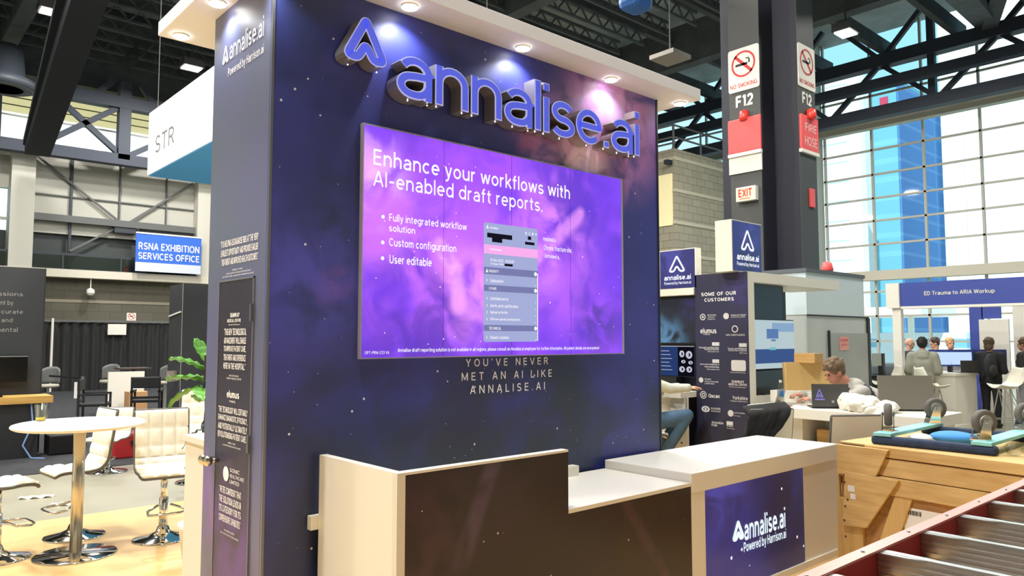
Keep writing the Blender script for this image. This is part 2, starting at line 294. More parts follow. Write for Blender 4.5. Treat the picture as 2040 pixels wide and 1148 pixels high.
class NB:
    """tiny node builder"""
    def __init__(s, name):
        s.m = bpy.data.materials.new(name); s.m.use_nodes = True; s.t = s.m.node_tree; s.t.nodes.clear(); s.out = s.t.nodes.new('ShaderNodeOutputMaterial')
        s.pos = s.t.nodes.new('ShaderNodeNewGeometry').outputs['Position']
    def set(s, inp, v):
        if hasattr(v, 'is_linked'): s.t.links.new(v, inp)
        else: inp.default_value = v
    def math(s, op, a, b=0.0, c=0.0, clamp=False):
        n = s.t.nodes.new('ShaderNodeMath'); n.operation = op; n.use_clamp = clamp
        for i, v in enumerate((a, b, c)): s.set(n.inputs[i], v)
        return n.outputs[0]
    def noise(s, scale, detail=5, dist=0, off=(0, 0, 0), sc=(1, 1, 1)):
        mp = s.t.nodes.new('ShaderNodeMapping'); s.t.links.new(s.pos, mp.inputs[0]); mp.inputs['Location'].default_value = off; mp.inputs['Scale'].default_value = sc
        n = s.t.nodes.new('ShaderNodeTexNoise'); n.inputs['Scale'].default_value = scale; n.inputs['Detail'].default_value = detail; n.inputs['Distortion'].default_value = dist
        s.t.links.new(mp.outputs[0], n.inputs['Vector']); return n.outputs[0]
    def step(s, v, a, b):
        n = s.t.nodes.new('ShaderNodeMapRange'); n.interpolation_type = 'SMOOTHSTEP'; s.set(n.inputs[0], v); n.inputs[1].default_value = a; n.inputs[2].default_value = b; return n.outputs[0]
    def mix(s, f, a, b, mode='MIX'):
        n = s.t.nodes.new('ShaderNodeMixRGB'); n.blend_type = mode; s.set(n.inputs[0], f)
        for i, v in ((1, a), (2, b)): s.set(n.inputs[i], (*v, 1) if isinstance(v, tuple) else v)
        return n.outputs[0]
    def dist(s, c, sc=(1, 1, 1)):
        n = s.t.nodes.new('ShaderNodeVectorMath'); n.operation = 'SUBTRACT'; s.t.links.new(s.pos, n.inputs[0]); n.inputs[1].default_value = c
        k = s.t.nodes.new('ShaderNodeVectorMath'); k.operation = 'MULTIPLY'; s.t.links.new(n.outputs[0], k.inputs[0]); k.inputs[1].default_value = sc
        l = s.t.nodes.new('ShaderNodeVectorMath'); l.operation = 'LENGTH'; s.t.links.new(k.outputs[0], l.inputs[0]); return l.outputs[1]
    def seg(s, a, b, sc=1.0):              # distance to a segment in space
        a, b = Vector(a), Vector(b); d = b-a; L2 = d.length_squared
        v = s.t.nodes.new('ShaderNodeVectorMath'); v.operation = 'SUBTRACT'; s.t.links.new(s.pos, v.inputs[0]); v.inputs[1].default_value = a
        dt = s.t.nodes.new('ShaderNodeVectorMath'); dt.operation = 'DOT_PRODUCT'; s.t.links.new(v.outputs[0], dt.inputs[0]); dt.inputs[1].default_value = d
        t = s.math('DIVIDE', dt.outputs['Value'], L2, clamp=True)
        q = s.t.nodes.new('ShaderNodeVectorMath'); q.operation = 'SCALE'; q.inputs[0].default_value = d; s.t.links.new(t, q.inputs['Scale'])
        w = s.t.nodes.new('ShaderNodeVectorMath'); w.operation = 'SUBTRACT'; s.t.links.new(v.outputs[0], w.inputs[0]); s.t.links.new(q.outputs[0], w.inputs[1])
        l = s.t.nodes.new('ShaderNodeVectorMath'); l.operation = 'LENGTH'; s.t.links.new(w.outputs[0], l.inputs[0]); return l.outputs[1]
    def stars(s, scale, r, keep, sc=(1, 1, 1)):
        mp = s.t.nodes.new('ShaderNodeMapping'); s.t.links.new(s.pos, mp.inputs[0]); mp.inputs['Scale'].default_value = sc
        v = s.t.nodes.new('ShaderNodeTexVoronoi'); v.inputs['Scale'].default_value = scale; s.t.links.new(mp.outputs[0], v.inputs['Vector'])
        sx = s.t.nodes.new('ShaderNodeSeparateColor'); s.t.links.new(v.outputs['Color'], sx.inputs[0])
        k = s.math('GREATER_THAN', sx.outputs[0], keep); rr = s.math('MULTIPLY', s.math('ADD', sx.outputs[1], .35), r)
        return s.math('MULTIPLY', s.math('LESS_THAN', v.outputs['Distance'], rr), k)
def nebula(name, base, base2, blobs=(), rays=(), stars=((9, .07, .6),), emit=0, rough=.35, streak=.5, ssc=(1, 1, 1), base3=None, nscale=.9):
    b = NB(name); c = b.mix(b.step(b.noise(nscale, 4), .35, .65), lin(base), lin(base2))
    if base3: c = b.mix(b.step(b.noise(nscale*1.3, 3, off=(7, 3, 1)), .45, .7), c, lin(base3))
    for i, (ctr, r, colr, amt, asp) in enumerate(blobs):
        d = b.math('DIVIDE', b.dist(ctr, asp), r)
        f = b.math('MULTIPLY', b.step(d, 1.0, .15), b.step(b.noise(3.2/max(r, .2)*.35+1.4, 9, .9, off=(i*3.1, i*1.7, 0)), .34, .62))
        c = b.mix(b.math('MULTIPLY', f, amt), c, lin(colr))
    for a, e, w, colr, amt in rays:
        f = b.step(b.seg(a, e), w, w*.25); f = b.math('MULTIPLY', f, b.step(b.noise(5, 5, .6), .25, .6))
        c = b.mix(b.math('MULTIPLY', f, amt), c, lin(colr))
    for sc_, r, keep in stars: c = b.mix(b.stars(sc_, r, keep, ssc), c, (.75, .75, .85) if not emit else (1, .85, 1))
    p = b.t.nodes.new('ShaderNodeBsdfPrincipled'); p.inputs['Roughness'].default_value = rough
    if emit:
        p.inputs['Base Color'].default_value = (.01, .01, .012, 1); b.t.links.new(c, p.inputs['Emission Color']); p.inputs['Emission Strength'].default_value = emit
    else: b.t.links.new(c, p.inputs['Base Color'])
    b.t.links.new(p.outputs[0], b.out.inputs[0]); return b.m
def blocky(name, rgb, rgb2, bw, bh, mortar, band=None, axis='XZ'):
    b = NB(name); sx = b.t.nodes.new('ShaderNodeSeparateXYZ'); b.t.links.new(b.pos, sx.inputs[0])
    cb = b.t.nodes.new('ShaderNodeCombineXYZ'); b.t.links.new(b.math('ADD', sx.outputs[0], sx.outputs[1]), cb.inputs[0]); b.t.links.new(sx.outputs[2], cb.inputs[1])
    k = b.t.nodes.new('ShaderNodeTexBrick'); b.t.links.new(cb.outputs[0], k.inputs[0]); k.inputs['Scale'].default_value = 1
    k.inputs['Color1'].default_value = (*lin(rgb), 1); k.inputs['Color2'].default_value = (*lin(rgb2), 1); k.inputs['Mortar'].default_value = (*lin(mortar), 1)
    k.inputs['Mortar Size'].default_value = .012; k.inputs['Brick Width'].default_value = bw; k.inputs['Row Height'].default_value = bh
    p = b.t.nodes.new('ShaderNodeBsdfPrincipled'); p.inputs['Roughness'].default_value = .85; b.t.links.new(k.outputs[0], p.inputs['Base Color']); b.t.links.new(p.outputs[0], b.out.inputs[0]); return b.m
def wood(name, rgb, rgb2, axis=1, rough=.6, ns=3):
    sc_ = [9, 9, 9]; sc_[axis] = .6
    return mat(name, rgb, rough, ns=ns, rgb2=rgb2, stretch=sc_)
# ------------------------------------------------------------ materials
white = mat('white_laminate', (232, 229, 218), .35); whitef = mat('white_paint', (222, 219, 208), .6)
dark = mat('dark_paint', (38, 40, 44), .5); black = mat('black_plastic', (20, 21, 23), .4); steel_dark = mat('dark_steel', (46, 52, 60), .6)
ceilm = mat('ceiling_dark', (150, 157, 158), .9, noise=.3, ns=.6); joistm = mat('joist_dark', (66, 72, 76), .8, noise=.25, ns=2)
trussm = mat('truss_blue_black', (42, 50, 66), .6); trussg = mat('truss_grey', (92, 94, 94), .7)
chrome = mat('chrome', (225, 225, 225), .07, 1); brushed = mat('brushed_steel', (205, 196, 178), .28, 1); alu = mat('aluminium', (200, 198, 194), .32, .9, noise=.12, ns=6, stretch=(1, 1, 14))
greyp = mat('grey_panel', (172, 171, 162), .8, noise=.06, ns=.7); greyl = mat('grey_light', (190, 188, 178), .8); fasciam = mat('fascia_beige', (200, 195, 180), .8)
concrete = mat('concrete', (150, 146, 128), .38, noise=.16, ns=.55, bump=.04); tan = mat('tan_vinyl', (214, 178, 120), .42, noise=.07, ns=.8); carpet = mat('dark_carpet', (42, 43, 48), .9, noise=.3, ns=5)
lettersw = mat('white_print', (250, 250, 252), .6, emit=(222, 220, 214), es=0); greyprint = mat('grey_print', (150, 152, 150), .6)
winglass = glassy('window_glass', (240, 250, 252), .04); railglass = glassy('rail_glass', (190, 205, 200), .1); plasticclear = glassy('clear_plastic', (232, 234, 228), .12)
# ------------------------------------------------------------ the hall
struct(MB().box(-12, 33, -12, 33, -.15, 0).build('floor', concrete))
struct(MB().box(-6, 7.3, -3, 8.47, 0, .006).build('floor_tan_vinyl', tan))
struct(MB().box(-4, 10.2, 11.4, 29.5, 0, .008).build('floor_dark_carpet', carpet))
struct(MB().box(-12, 33, -12, 33, 15, 15.2).build('ceiling', ceilm))
struct(MB().box(-12, 33, -12.3, -12, 0, 15).build('wall_back', greyp)); struct(MB().box(-12.3, -12, -12, 33, 0, 15).build('wall_near', greyp))
blk = blocky('block_dark', (92, 88, 76), (84, 81, 70), .8, .4, (74, 72, 62)); blkl = blocky('block_grey', (150, 144, 126), (140, 135, 118), .62, .3, (106, 102, 90))
YW = 32.6
struct(MB().box(-12, 33, YW, YW+.3, 0, 4.06).build('wall_left', blk)); struct(MB().box(-12, 33, YW-.02, YW, 3.13, 3.24).build('trim_1', mat('band_stone', (130, 124, 108), .8)))
struct(MB().box(-12, 33, YW-.5, YW+.3, 4.06, 4.36).build('trim_2', fasciam))
struct(MB().box(-12, 33, YW+.3, YW+.5, 4.36, 5.75).build('wall_left_upper', mat('balcony_wall', (62, 67, 67), .8))); struct(MB().box(4.3, 33, YW+.1, YW+.4, 5.75, 8.8).build('wall_left_panels', greyp))
struct(MB().box(-12, 4.3, YW+.1, YW+.4, 7.3, 8.8).build('wall_left_corner', greyp)); struct(MB().box(-12, 33, YW-.1, YW+.4, 11.6, 15).build('wall_left_top', joistm))
for x in (4.28, 10.9): struct(MB().box(x, x+.75, YW-.45, YW+.3, 4.36, 8.8).build('pillar', greyl))
def glazing(name, bars, panes):
    r = thing(name, None, None); del_ = r; r['kind'] = 'structure'
    mb = MB()
    for b in bars: mb.box(*b)
    mb.build('mullions', mat(name+'_frame', (190, 188, 178), .6), r)
    g = MB()
    for p in panes: g.poly(p)
    g.build('glass', winglass, r)
    return r
glazing('window_1', [(-12, 33, YW, YW+.12, 8.8, 8.92), (-12, 33, YW, YW+.08, 10.0, 10.05)]+[(x, x+.08, YW, YW+.1, 8.8, 11.6) for x in (-5, -1, 3, 7.9, 12, 16, 20, 24, 28)], [[(-12, YW+.05, 8.8), (33, YW+.05, 8.8), (33, YW+.05, 11.6), (-12, YW+.05, 11.6)]])
glazing('window_2', [(-2, 4.3, YW, YW+.1, 6.1, 6.2), (2, 2.08, YW, YW+.1, 5.75, 7.3)], [[(-12, YW+.05, 5.75), (4.3, YW+.05, 5.75), (4.3, YW+.05, 7.3), (-12, YW+.05, 7.3)]])
XW = 32.6
ys = [9.25+2.06*k for k in range(-8, 12)]
zs = [1.64, 2.70, 3.73, 5.75, 6.76, 7.74, 8.76, 9.83, 12.2]
glazing('window_3', [(XW, XW+.12, y-.045, y+.045, 0, 15) for y in ys]+[(XW, XW+.1, -12, 33, z-.04, z+.04) for z in zs], [[(XW+.06, -12, 0), (XW+.06, 33, 0), (XW+.06, 33, 15), (XW+.06, -12, 15)]])
struct(MB().box(XW-.35, XW+.1, -12, 33, 4.2, 4.6).build('trim_3', fasciam)); struct(MB().box(XW-.3, XW+.1, -12, 33, 10.72, 11.05).build('trim_4', greyl))
struct(MB().box(XW-.5, XW+.1, 15.55, 15.95, 0, 15).build('pillar', greyl))
# balcony rail
r = thing('balcony_railing', 'glass balcony railing with dark handrail above the pale fascia', 'railing', (2, YW-.4, 4.36))
MB().box(-4, 14, YW-.42, YW-.38, 4.9, 4.97).build('handrail', steel_dark, r)
MB().box(-4, 14, YW-.41, YW-.39, 4.4, 4.88).build('glass_panel', railglass, r)
for x in range(-4, 15, 2): MB().box(x, x+.05, YW-.42, YW-.37, 4.36, 4.9).build('post', steel_dark, r)
# rods, posts and beam of the upper wall
r = thing('wall_bracing', 'grey steel beam with tie rods crossing the upper wall panels', 'bracing', (8, YW, 6.2))
MB().box(5.03, 11.1, YW-.25, YW+.1, 6.18, 6.44).build('beam', trussg, r)
for a, b in (((5.05, 8.65), (7.95, 6.45)), ((10.8, 8.35), (8.4, 6.45)), ((6.3, 5.1), (7.9, 6.15))): MB().bar((a[0], YW-.05, a[1]), (b[0], YW-.05, b[1]), .07).build('tie_rod', trussg, r)
for x, z0, w in ((6.25, 4.4, .09), (7.98, 6.44, .05), (9.75, 6.44, .05)): MB().box(x, x+w, YW-.02, YW+.1, z0, 8.8).build('post', steel_dark if w > .06 else trussg, r)
MB().box(5.03, 10.9, YW+.02, YW+.1, 7.18, 7.23).build('rail', trussg, r); MB().box(7.8, 8.6, YW-.2, YW+.1, 5.95, 6.18).build('bracket', steel_dark, r)
# roof trusses
def truss(label, bars, base, m, w=.3):
    r = thing('roof_truss', label, 'truss', base)
    for n, a, b, k in bars: MB().bar(a, b, k, up=(0, 0, 1)).build(n, m, r)
    return r
yt = 31.6
truss('dark steel roof truss in front of the high clerestory window', [('chord', (-6, yt, 8.62), (20, yt, 8.75), .42), ('chord', (-6, yt, 10.9), (20, yt, 10.95), .45), ('post', (7.8, yt, 8.7), (7.8, yt, 11.8), .42), ('post', (3.6, yt, 8.6), (3.6, yt, 11.8), .4),
  ('diagonal', (4.9, yt, 8.75), (7.6, yt, 10.75), .2), ('diagonal', (5.4, yt, 10.8), (7.7, yt, 8.9), .2), ('diagonal', (8, yt, 8.9), (10, yt, 10.2), .2), ('diagonal', (3.7, yt, 8.7), (1.5, yt, 10.7), .2), ('diagonal', (6.6, yt, 10.9), (7.4, yt, 11.8), .2), ('diagonal', (9, yt, 10.9), (8.4, yt, 11.8), .2)], (7, yt, 8.7), trussm)
truss('dark sloping lattice truss descending from the ceiling at the hall corner', [('chord', (4.72, 30.1, 8.45), (3.98, 19.0, 10.3), .75), ('chord', (4.4, 30.1, 8.5), (3.5, 19.0, 10.6), .22)], (4.7, 30, 8.4), mat('girder_dark', (38, 43, 50), .8))
xt = 30.6
yy = lambda k: .4096*xt+k*.0630*xt
bars = [('chord', (xt, -4, 12.85), (xt, 28, 12.85), .5), ('chord', (xt-1.2, -4, 11.55), (xt-1.2, 28, 11.55), .38), ('chord', (xt, -4, 10.8), (xt, 28, 10.8), .45)]
for y0 in (14.15, 9.98, 5.8, 1.6, 18.3, 22.5):
    bars += [('diagonal', (xt, y0, 10.9), (xt, y0-2.0, 12.7), .18), ('diagonal', (xt, y0-4.1, 10.9), (xt, y0-2.1, 12.7), .18), ('diagonal', (xt, y0-2.1, 12.9), (xt, y0-.3, 14.8), .18), ('diagonal', (xt, y0-2.1, 12.9), (xt, y0-3.9, 14.8), .18)]
bars += [('post', (xt, 10.2, 10.8), (xt, 10.2, 15), .25), ('post', (xt, 18.2, 10.8), (xt, 18.2, 15), .25)]
truss('long dark roof truss crossing in front of the tall window wall', bars, (xt, 12, 10.8), trussm)
truss('heavy dark roof girder hanging above the right end of the window wall', [('chord', (13, 5.2, 9.6), (31, 8.4, 13.6), .7), ('chord', (20, 4.4, 12.4), (31, 8.4, 13.2), .5)], (20, 6, 12), joistm)
for k, y in enumerate([1.5+2.6*i for i in range(12)]):
    for x0 in (-8, 4, 16, 24): struct(MB().box(x0, x0+(11.7 if x0 < 16 else 7.7), y, y+.22, 13.2, 13.75).build('ceiling_joist', joistm))
for x in (-8.3, 3.7, 15.7, 23.7): struct(MB().box(x, x+.5, -12, YW, 12.3, 13.9).build('ceiling_girder', joistm))
for k in range(22):
    y = 7.6+1.15*k; mb = MB()
    for xa in (-6, 8):
        mb.box(xa, xa+13.5, y, y+.09, 12.95, 13.03); mb.box(xa, xa+13.5, y, y+.09, 12.5, 12.58)
        for j in range(18): mb.bar((xa+.75*j, y+.045, 12.55), (xa+.75*j+.37, y+.045, 12.98), .05); mb.bar((xa+.75*j+.37, y+.045, 12.98), (xa+.75*(j+1), y+.045, 12.55), .05)
    struct(mb.build('ceiling_bar_joist', joistm))
yel = mat('catwalk_rail', (120, 104, 70), .7)
for y in (19, 24.3): struct(MB().box(-6, 15, y, y+.2, 12.6, 13).build('ceiling_catwalk_edge', yel))
def duct(label, a, b, rr): return tag(MB().tube([a, b], rr, 18).build('air_duct', steel_dark, smooth=False), label, 'duct')
duct('round dark air duct under the ceiling above the booth canopy', (17.6, 12, 11.9), (17.6, -4, 11.9), .5)
d_ = thing('ceiling_diffuser', 'round grey air diffuser hanging at the upper left of the hall', 'vent', (3.6, 29.5, 10.1))
MB().lathe([(.95, 10.1), (.9, 10.35), (.6, 10.5), (.5, 11.5)], (3.6, 29.5, 0)).build('housing', steel_dark, d_, smooth=True)
for q in (.75, .5, .28): MB().lathe([(q, 10.05), (q+.06, 10.05), (q+.06, 10.12), (q, 10.12)], (3.6, 29.5, 0)).build('ring', trussg, d_)
# high-bay lamps
lampcase = mat('lamp_housing', (60, 62, 64), .6); lampglow = glow('lamp_glow', (255, 250, 235), 9)
def highbay(loc, label, power=900, size=.9):
    r = thing('high_bay_lamp', label, 'lamp', loc, group='high bay lamps of the hall')
    x, y, z = loc
    MB().box(x-.36, x+.36, y-.3, y+.3, z+.04, z+.3).build('housing', lampcase, r)
    MB().box(x-.3, x+.3, y-.24, y+.24, z+.0, z+.04).build('lens', lampglow, r)
    MB().bar((x, y, z+.3), (x, y, 15), .04).build('hanger', joistm, r)
    area_lamp((x, y, z-.05), size, power, parent=r)
highbay((4.22, 25.5, 11.5), 'small bright ceiling lamp at the far upper left among dark joists')
highbay((8.96, 27.5, 11.5), 'bright ceiling lamp just above the hanging white sign')
highbay((23.56, 10.34, 11.5), 'bright ceiling lamp beside the black column near the window')
highbay((17.9, 12.3, 11.9), 'dim ceiling lamp above the right end of the canopy')
for x, y, pw in ((0, 2, 800), (6, 0, 300), (12, 2, 500), (0, 9, 1000), (7, 8, 1000), (13, 14, 900), (-5, 6, 1000), (2, 17, 900), (10, 20, 900), (19, 3, 700), (-5, 13, 1000)):
    highbay((x, y, 12.0), 'high bay ceiling lamp above the stands, out of the picture', pw)
# grey block building with railing
struct(MB().box(24.66, 30.5, 17.84, 27, 0, 9.42).build('wall_block', blkl))
bandm = mat('block_band', (176, 170, 150), .8)
for z in (9.02, 7.72, 6.42, 5.1): struct(MB().box(24.63, 30.5, 17.81, 27, z-.07, z+.07).build('trim_5', bandm))
struct(MB().box(24.6, 24.67, 17.95, 19.6, 6.3, 8.4).build('wall_cream_panel', mat('cream_panel', (245, 232, 184), .7)))  # sunlight on the block wall, put in as a raised cream patch
r = thing('roof_railing', 'thin steel railing on top of the grey block wall', 'railing', (27, 17.9, 9.42))
for z in (9.9, 10.4): MB().bar((24.7, 17.9, z), (30.5, 17.9, z), .06).build('rail', trussg, r); MB().bar((24.7, 17.9, z), (24.7, 26, z), .06).build('rail', trussg, r)
for x in (24.7, 26.6, 28.5, 30.4): MB().box(x-.03, x+.03, 17.87, 17.93, 9.42, 10.4).build('post', trussg, r)
tag(MB().box(24.3, 24.6, 17.9, 18.1, 8.75, 8.92).build('security_camera', black), 'small black security camera on the corner of the block wall', 'camera')
# cruciform column
CXc, CYc, Lc, wc = 15.24, 8.5, .92, .37
pts = [(wc, Lc), (-wc, Lc), (-wc, wc), (-Lc, wc), (-Lc, -wc), (-wc, -wc), (-wc, -Lc), (wc, -Lc), (wc, -wc), (Lc, -wc), (Lc, wc), (wc, wc)]
struct(MB().prism([(CXc+a, CYc+b, 0) for a, b in pts], (0, 0, 15)).build('pillar', mat('column_dark', (30, 32, 46), .6)))  # shade of the recesses put into the dark column colour
colface = mat('column_face', (66, 67, 66), .6)
struct(MB().box(CXc-Lc-.012, CXc-Lc, CYc-wc, CYc+wc, 0, 15).build('trim_6', colface)); struct(MB().box(CXc-wc, CXc+wc, CYc-Lc-.012, CYc-Lc, 0, 15).build('trim_7', colface))  # unshaded arm ends laid on as thin paler plates
XL, YF = CXc-Lc-.012, CYc-Lc-.012
signw = mat('sign_white', (225, 222, 212), .5); signr = mat('sign_red', (196, 52, 52), .5); redm = mat('fire_red', (226, 84, 84), .45, noise=.05)
def no_smoking(pl, u, v, w, h, label):
    r = thing('no_smoking_sign', label, 'sign', pl.pt(u+w/2, v))
    mb = MB(); mb.prism([pl.pt(u+a.x, v+a.y) for a in rounded([(0, 0), (w, 0), (w, h), (0, h)], w*.08)], -pl.n*.02); mb.build('plate', signw, r)
    q = Plane(pl.o, pl.r, pl.u, .004); mb = MB(); cx, cy, rad = u+w/2, v+h*.62, w*.39
    disc(mb, q, cx, cy, rad, hole=.85, n=28); s = rad*.68; k = rad*.08
    mb.poly([q.pt(cx-s-k, cy+s-k), q.pt(cx+s-k, cy-s-k), q.pt(cx+s+k, cy-s+k), q.pt(cx-s+k, cy+s+k)]); mb.build('red_ring', signr, r, keepn=True)
    mb = MB(); rect(mb, q, cx-rad*.65, cx+rad*.35, cy-rad*.12, cy+rad*.06); rect(mb, q, cx+rad*.42, cx+rad*.55, cy-.0, cy+rad*.3); rect(mb, q, cx+rad*.2, cx+rad*.5, cy+rad*.32, cy+rad*.4); mb.build('cigarette', black, r, keepn=True)
    prints('lettering', q, [('NO SMOKING', u+w*.06, u+w*.94, v+h*.08, v+h*.19, {'bold': .01})], signr, r)
pl = side(XL, .02)
no_smoking(pl, -8.87, 7.11, .74, .95, 'large no smoking sign on the left face of the black column')
pf = front(YF, .02)
no_smoking(pf, CXc-.37, 7.11, .74, .95, 'no smoking sign on the narrow right face of the black column')
for p, u, lb in ((pl, -8.87, 'white F12 bay number on the left face of the black column'), (pf, CXc-.37, 'white F12 bay number on the right face of the black column')):
    tag(prints('bay_number', Plane(p.o, p.r, p.u, -.015), [('F12', u+.16, u+.58, 6.76, 7.03, {'bold': .045})], signw, None), lb, 'sign')
for lab, x0, x1, y0, y1 in (('left', XL-.06, XL, 8.11, 8.89), ('right', CXc-.38, CXc+.38, YF-.06, YF)):
    r = thing('fire_hose_cabinet', 'red fire hose sign panel with red lamp on the %s face of the column' % lab, 'fire cabinet', ((x0+x1)/2, (y0+y1)/2, 5.3))
    MB().box(x0, x1, y0, y1, 5.75, 6.5).build('panel', redm, r, bevel=.02)
    MB().box(x0-.005, x1+.005, y0-.005, y1+.005, 5.68, 5.75).build('strip', signw, r)
    if lab == 'left': MB().box(x0+.03, x1, y0, y1, 5.31, 5.68).build('cabinet', mat('cabinet_grey', (206, 206, 196), .5), r)
    cx, cy = (x0-.02, 8.5) if lab == 'left' else (CXc+.02, y0-.02)
    MB().lathe([(.1, 6.44), (.11, 6.5), (.1, 6.64), (.02, 6.68)], (cx+ (.06 if lab == 'left' else 0), cy, 0), 16).build('lamp', mat('lamp_red', (222, 60, 52), .3), r, smooth=True)
    if lab == 'right':
        prints('lettering', front(y0, .004), [('FIRE', CXc-.24, CXc+.26, 6.15, 6.35, {'bold': .03}), ('HOSE', CXc-.26, CXc+.28, 5.84, 6.05, {'bold': .03})], mat('fire_letters', (235, 170, 165), .5), r)
r = thing('exit_sign', 'lit EXIT sign with red letters low on the black column', 'sign', (XL, 8.45, 4.65))
MB().box(XL-.12, XL, 8.22, 8.68, 4.68, 4.98).build('case', signw, r)
MB().box(XL-.125, XL-.12, 8.24, 8.66, 4.7, 4.96).build('face', mat('exit_face', (240, 225, 190), .4, emit=(250, 225, 180), es=.12), r)
prints('lettering', side(XL-.125, .004), [('EXIT', -8.62, -8.3, 4.76, 4.94, {'bold': .035})], mat('exit_red', (214, 50, 34), .4, emit=(230, 50, 34), es=.25), r)
mb = MB(); rect(mb, side(XL-.125, .004), -8.6, -8.34, 4.72, 4.735); mb.build('arrow', mat('exit_red2', (220, 60, 40), .4), r, keepn=True)
tag(MB().box(CXc-.02, CXc+.18, YF-.04, YF, 4.55, 4.95).build('fire_extinguisher_sign', redm), 'small red fire sign on the right face of the column', 'sign')
tag(MB().box(13.4, 14.1, 10.7, 11.3, 9.55, 10.3).build('hoist_cover', mat('hoist_blue', (36, 84, 150), .7), bevel=.15), 'blue hoist cover hanging from the dark ceiling above the canopy', 'hoist')
MB().bar((13.75, 11.0, 10.25), (13.75, 11.0, 15), .05).build('chain', joistm, [o for o in COL.objects if o.name == 'hoist_cover'][0])
v_ = thing('ceiling_vent', 'square grey vent panel hanging under the dark ceiling left of the column', 'vent', (16.6, 12.1, 9.4))
MB().box(16.2, 17.0, 11.7, 12.5, 9.4, 9.52).build('panel', mat('vent_grey', (126, 120, 114), .7), v_); MB().bar((16.6, 12.1, 9.52), (16.6, 12.1, 15), .03).build('hanger', joistm, v_)
# ------------------------------------------------------------ outside the windows
struct(MB().box(-200, 33.2, 33.6, 400, -.6, -.4).build('ground_outside', mat('forecourt', (210, 206, 196), .9)))
struct(MB().grid(lambda u, v: (-14+47*u, YW+.5, 10.25+1.4*v+0*u), 2, 2).build('window_blind', translucent('blind_cream', (255, 222, 165))))  # outside eave, added as a translucent sheet that the sky backlights
[struct(MB().box(-14, 33, YW+.44, YW+.48, z, z+.04).build('window_blind_rib', mat('blind_rib', (170, 160, 120), .7))) for z in (10.5, 10.8, 11.1, 11.4)]
struct(MB().box(33.2, 400, -150, 300, -6, -5.8).build('ground_outside', mat('street', (196, 192, 182), .9)))
def tower(name, label, x0, x1, y0, y1, z1, m, m2=None, z0=-6):
    r = thing(name, label, 'building', ((x0+x1)/2, (y0+y1)/2, z0))
    MB().box(x0, x1, y0, y1, z0, z1).build('facade', m, r)
    return r
def facade(name, wall, win, bw, bh, gap, rough=.5, horiz=False):
    m = blocky(name, win, win, bw, bh, wall); k = [n for n in m.node_tree.nodes if n.type == 'TEX_BRICK'][0]; k.inputs['Mortar Size'].default_value = gap; k.offset = 0
    return m
bt = tower('glass_tower', 'tall pale blue glass hotel tower outside the window', 140, 166, 52.8, 57.0, 49, facade('tower_blue', (120, 186, 206), (110, 176, 200), 30, 3.4, .5))
MB().box(140.3, 166.2, 52.5, 52.8, -6, 48).build('side_facade', facade('tower_deep', (104, 150, 205), (84, 134, 196), 30, 3.4, .3), bt)  # side face deeper than the lit front, light put into both blues
prints('lettering', side(140, .2), [('MARRIOTT', -56.4, -53.2, 42.6, 43.4, {'bold': .02})], signw, bt)
MB().box(139.8, 140, 54.2, 55.6, 44.2, 45.8).build('roof_logo', mat('logo_red', (190, 60, 90), .5), bt)
tower('white_tower', 'bright white high rise with slim window strips outside', 118, 150, 20, 35.5, 90, facade('tower_white', (255, 252, 246), (205, 214, 214), 3.2, 60, 2.7))
wt = tower('strip_tower', 'pale tower with blue strip windows beside the glass tower', 119.5, 150, 35.7, 37.1, 84, facade('tower_strip', (240, 246, 246), (150, 200, 214), 6, 2.4, 1.2))
MB().box(119.4, 150, 37.1, 38.9, -6, 84).build('white_edge', signw, wt)
tower('banded_tower', 'white tower with pale blue bands next to the black column', 112, 114, 47.6, 54, 42, facade('tower_band', (250, 252, 252), (120, 196, 208), 40, 3, 1.5))
tower('plain_block', 'plain white building edge between the two blue towers', 136, 139, 57.1, 59.4, 50, mat('white_wall', (252, 250, 246), .7))  # white glare between the towers, built as a plain block
tower('street_building', 'low pale building with blue glass across the street', 88, 100, 27, 40, 2.4, facade('low_build', (214, 222, 226), (120, 178, 205), 3, 2.5, .8))
tower('street_canopy', 'long white canopy roof across the street', 80, 90, 28.5, 36, 5.0, mat('canopy_white', (244, 244, 240), .7), z0=4.1)
MB().box(84.5, 85, 31, 31.5, -6, 4.2).build('column', signw, [o for o in COL.objects if o.name == 'street_canopy'][0])
# ------------------------------------------------------------ booth tower
X0, X1, Y0, Y1, ZT = 1.58, 4.78, 3.623, 4.45, 3.66
fprint = nebula('galaxy_print_front', (52, 58, 138), (62, 68, 158), [((4.25, Y0, 3.36), .75, (222, 148, 224), 1.0, (1, 1, 1)), ((4.2, Y0, 3.5), .42, (240, 190, 250), 1.0, (1, 1, 1)), ((3.78, Y0, 3.05), .6, (228, 172, 236), 1.0, (1, 1, 1)), ((3.92, Y0, 3.02), .34, (252, 220, 255), 1.0, (1, 1, 1)), ((3.45, Y0, 3.14), .4, (150, 90, 150), .8, (1, 1, 1)),
  ((1.95, Y0, 2.03), .16, (150, 86, 158), .8, (1, 1, 1)), ((1.85, Y0, 2.05), .6, (84, 86, 200), .8, (1, 1, 1)), ((2.65, Y0, 1.5), .5, (60, 58, 128), .6, (1, 1, 1)), ((3.0, Y0, .3), 1.9, (44, 54, 78), 1.0, (1, 1, 1)), ((2.4, Y0, .7), 1.6, (42, 48, 70), 1.0, (1, 1, 1)), ((3.6, Y0, .5), 1.5, (40, 54, 62), 1.0, (1, 1, .8))],
  stars=((14, .09, .82), (30, .08, .9)), base3=(40, 52, 84), rough=.42)
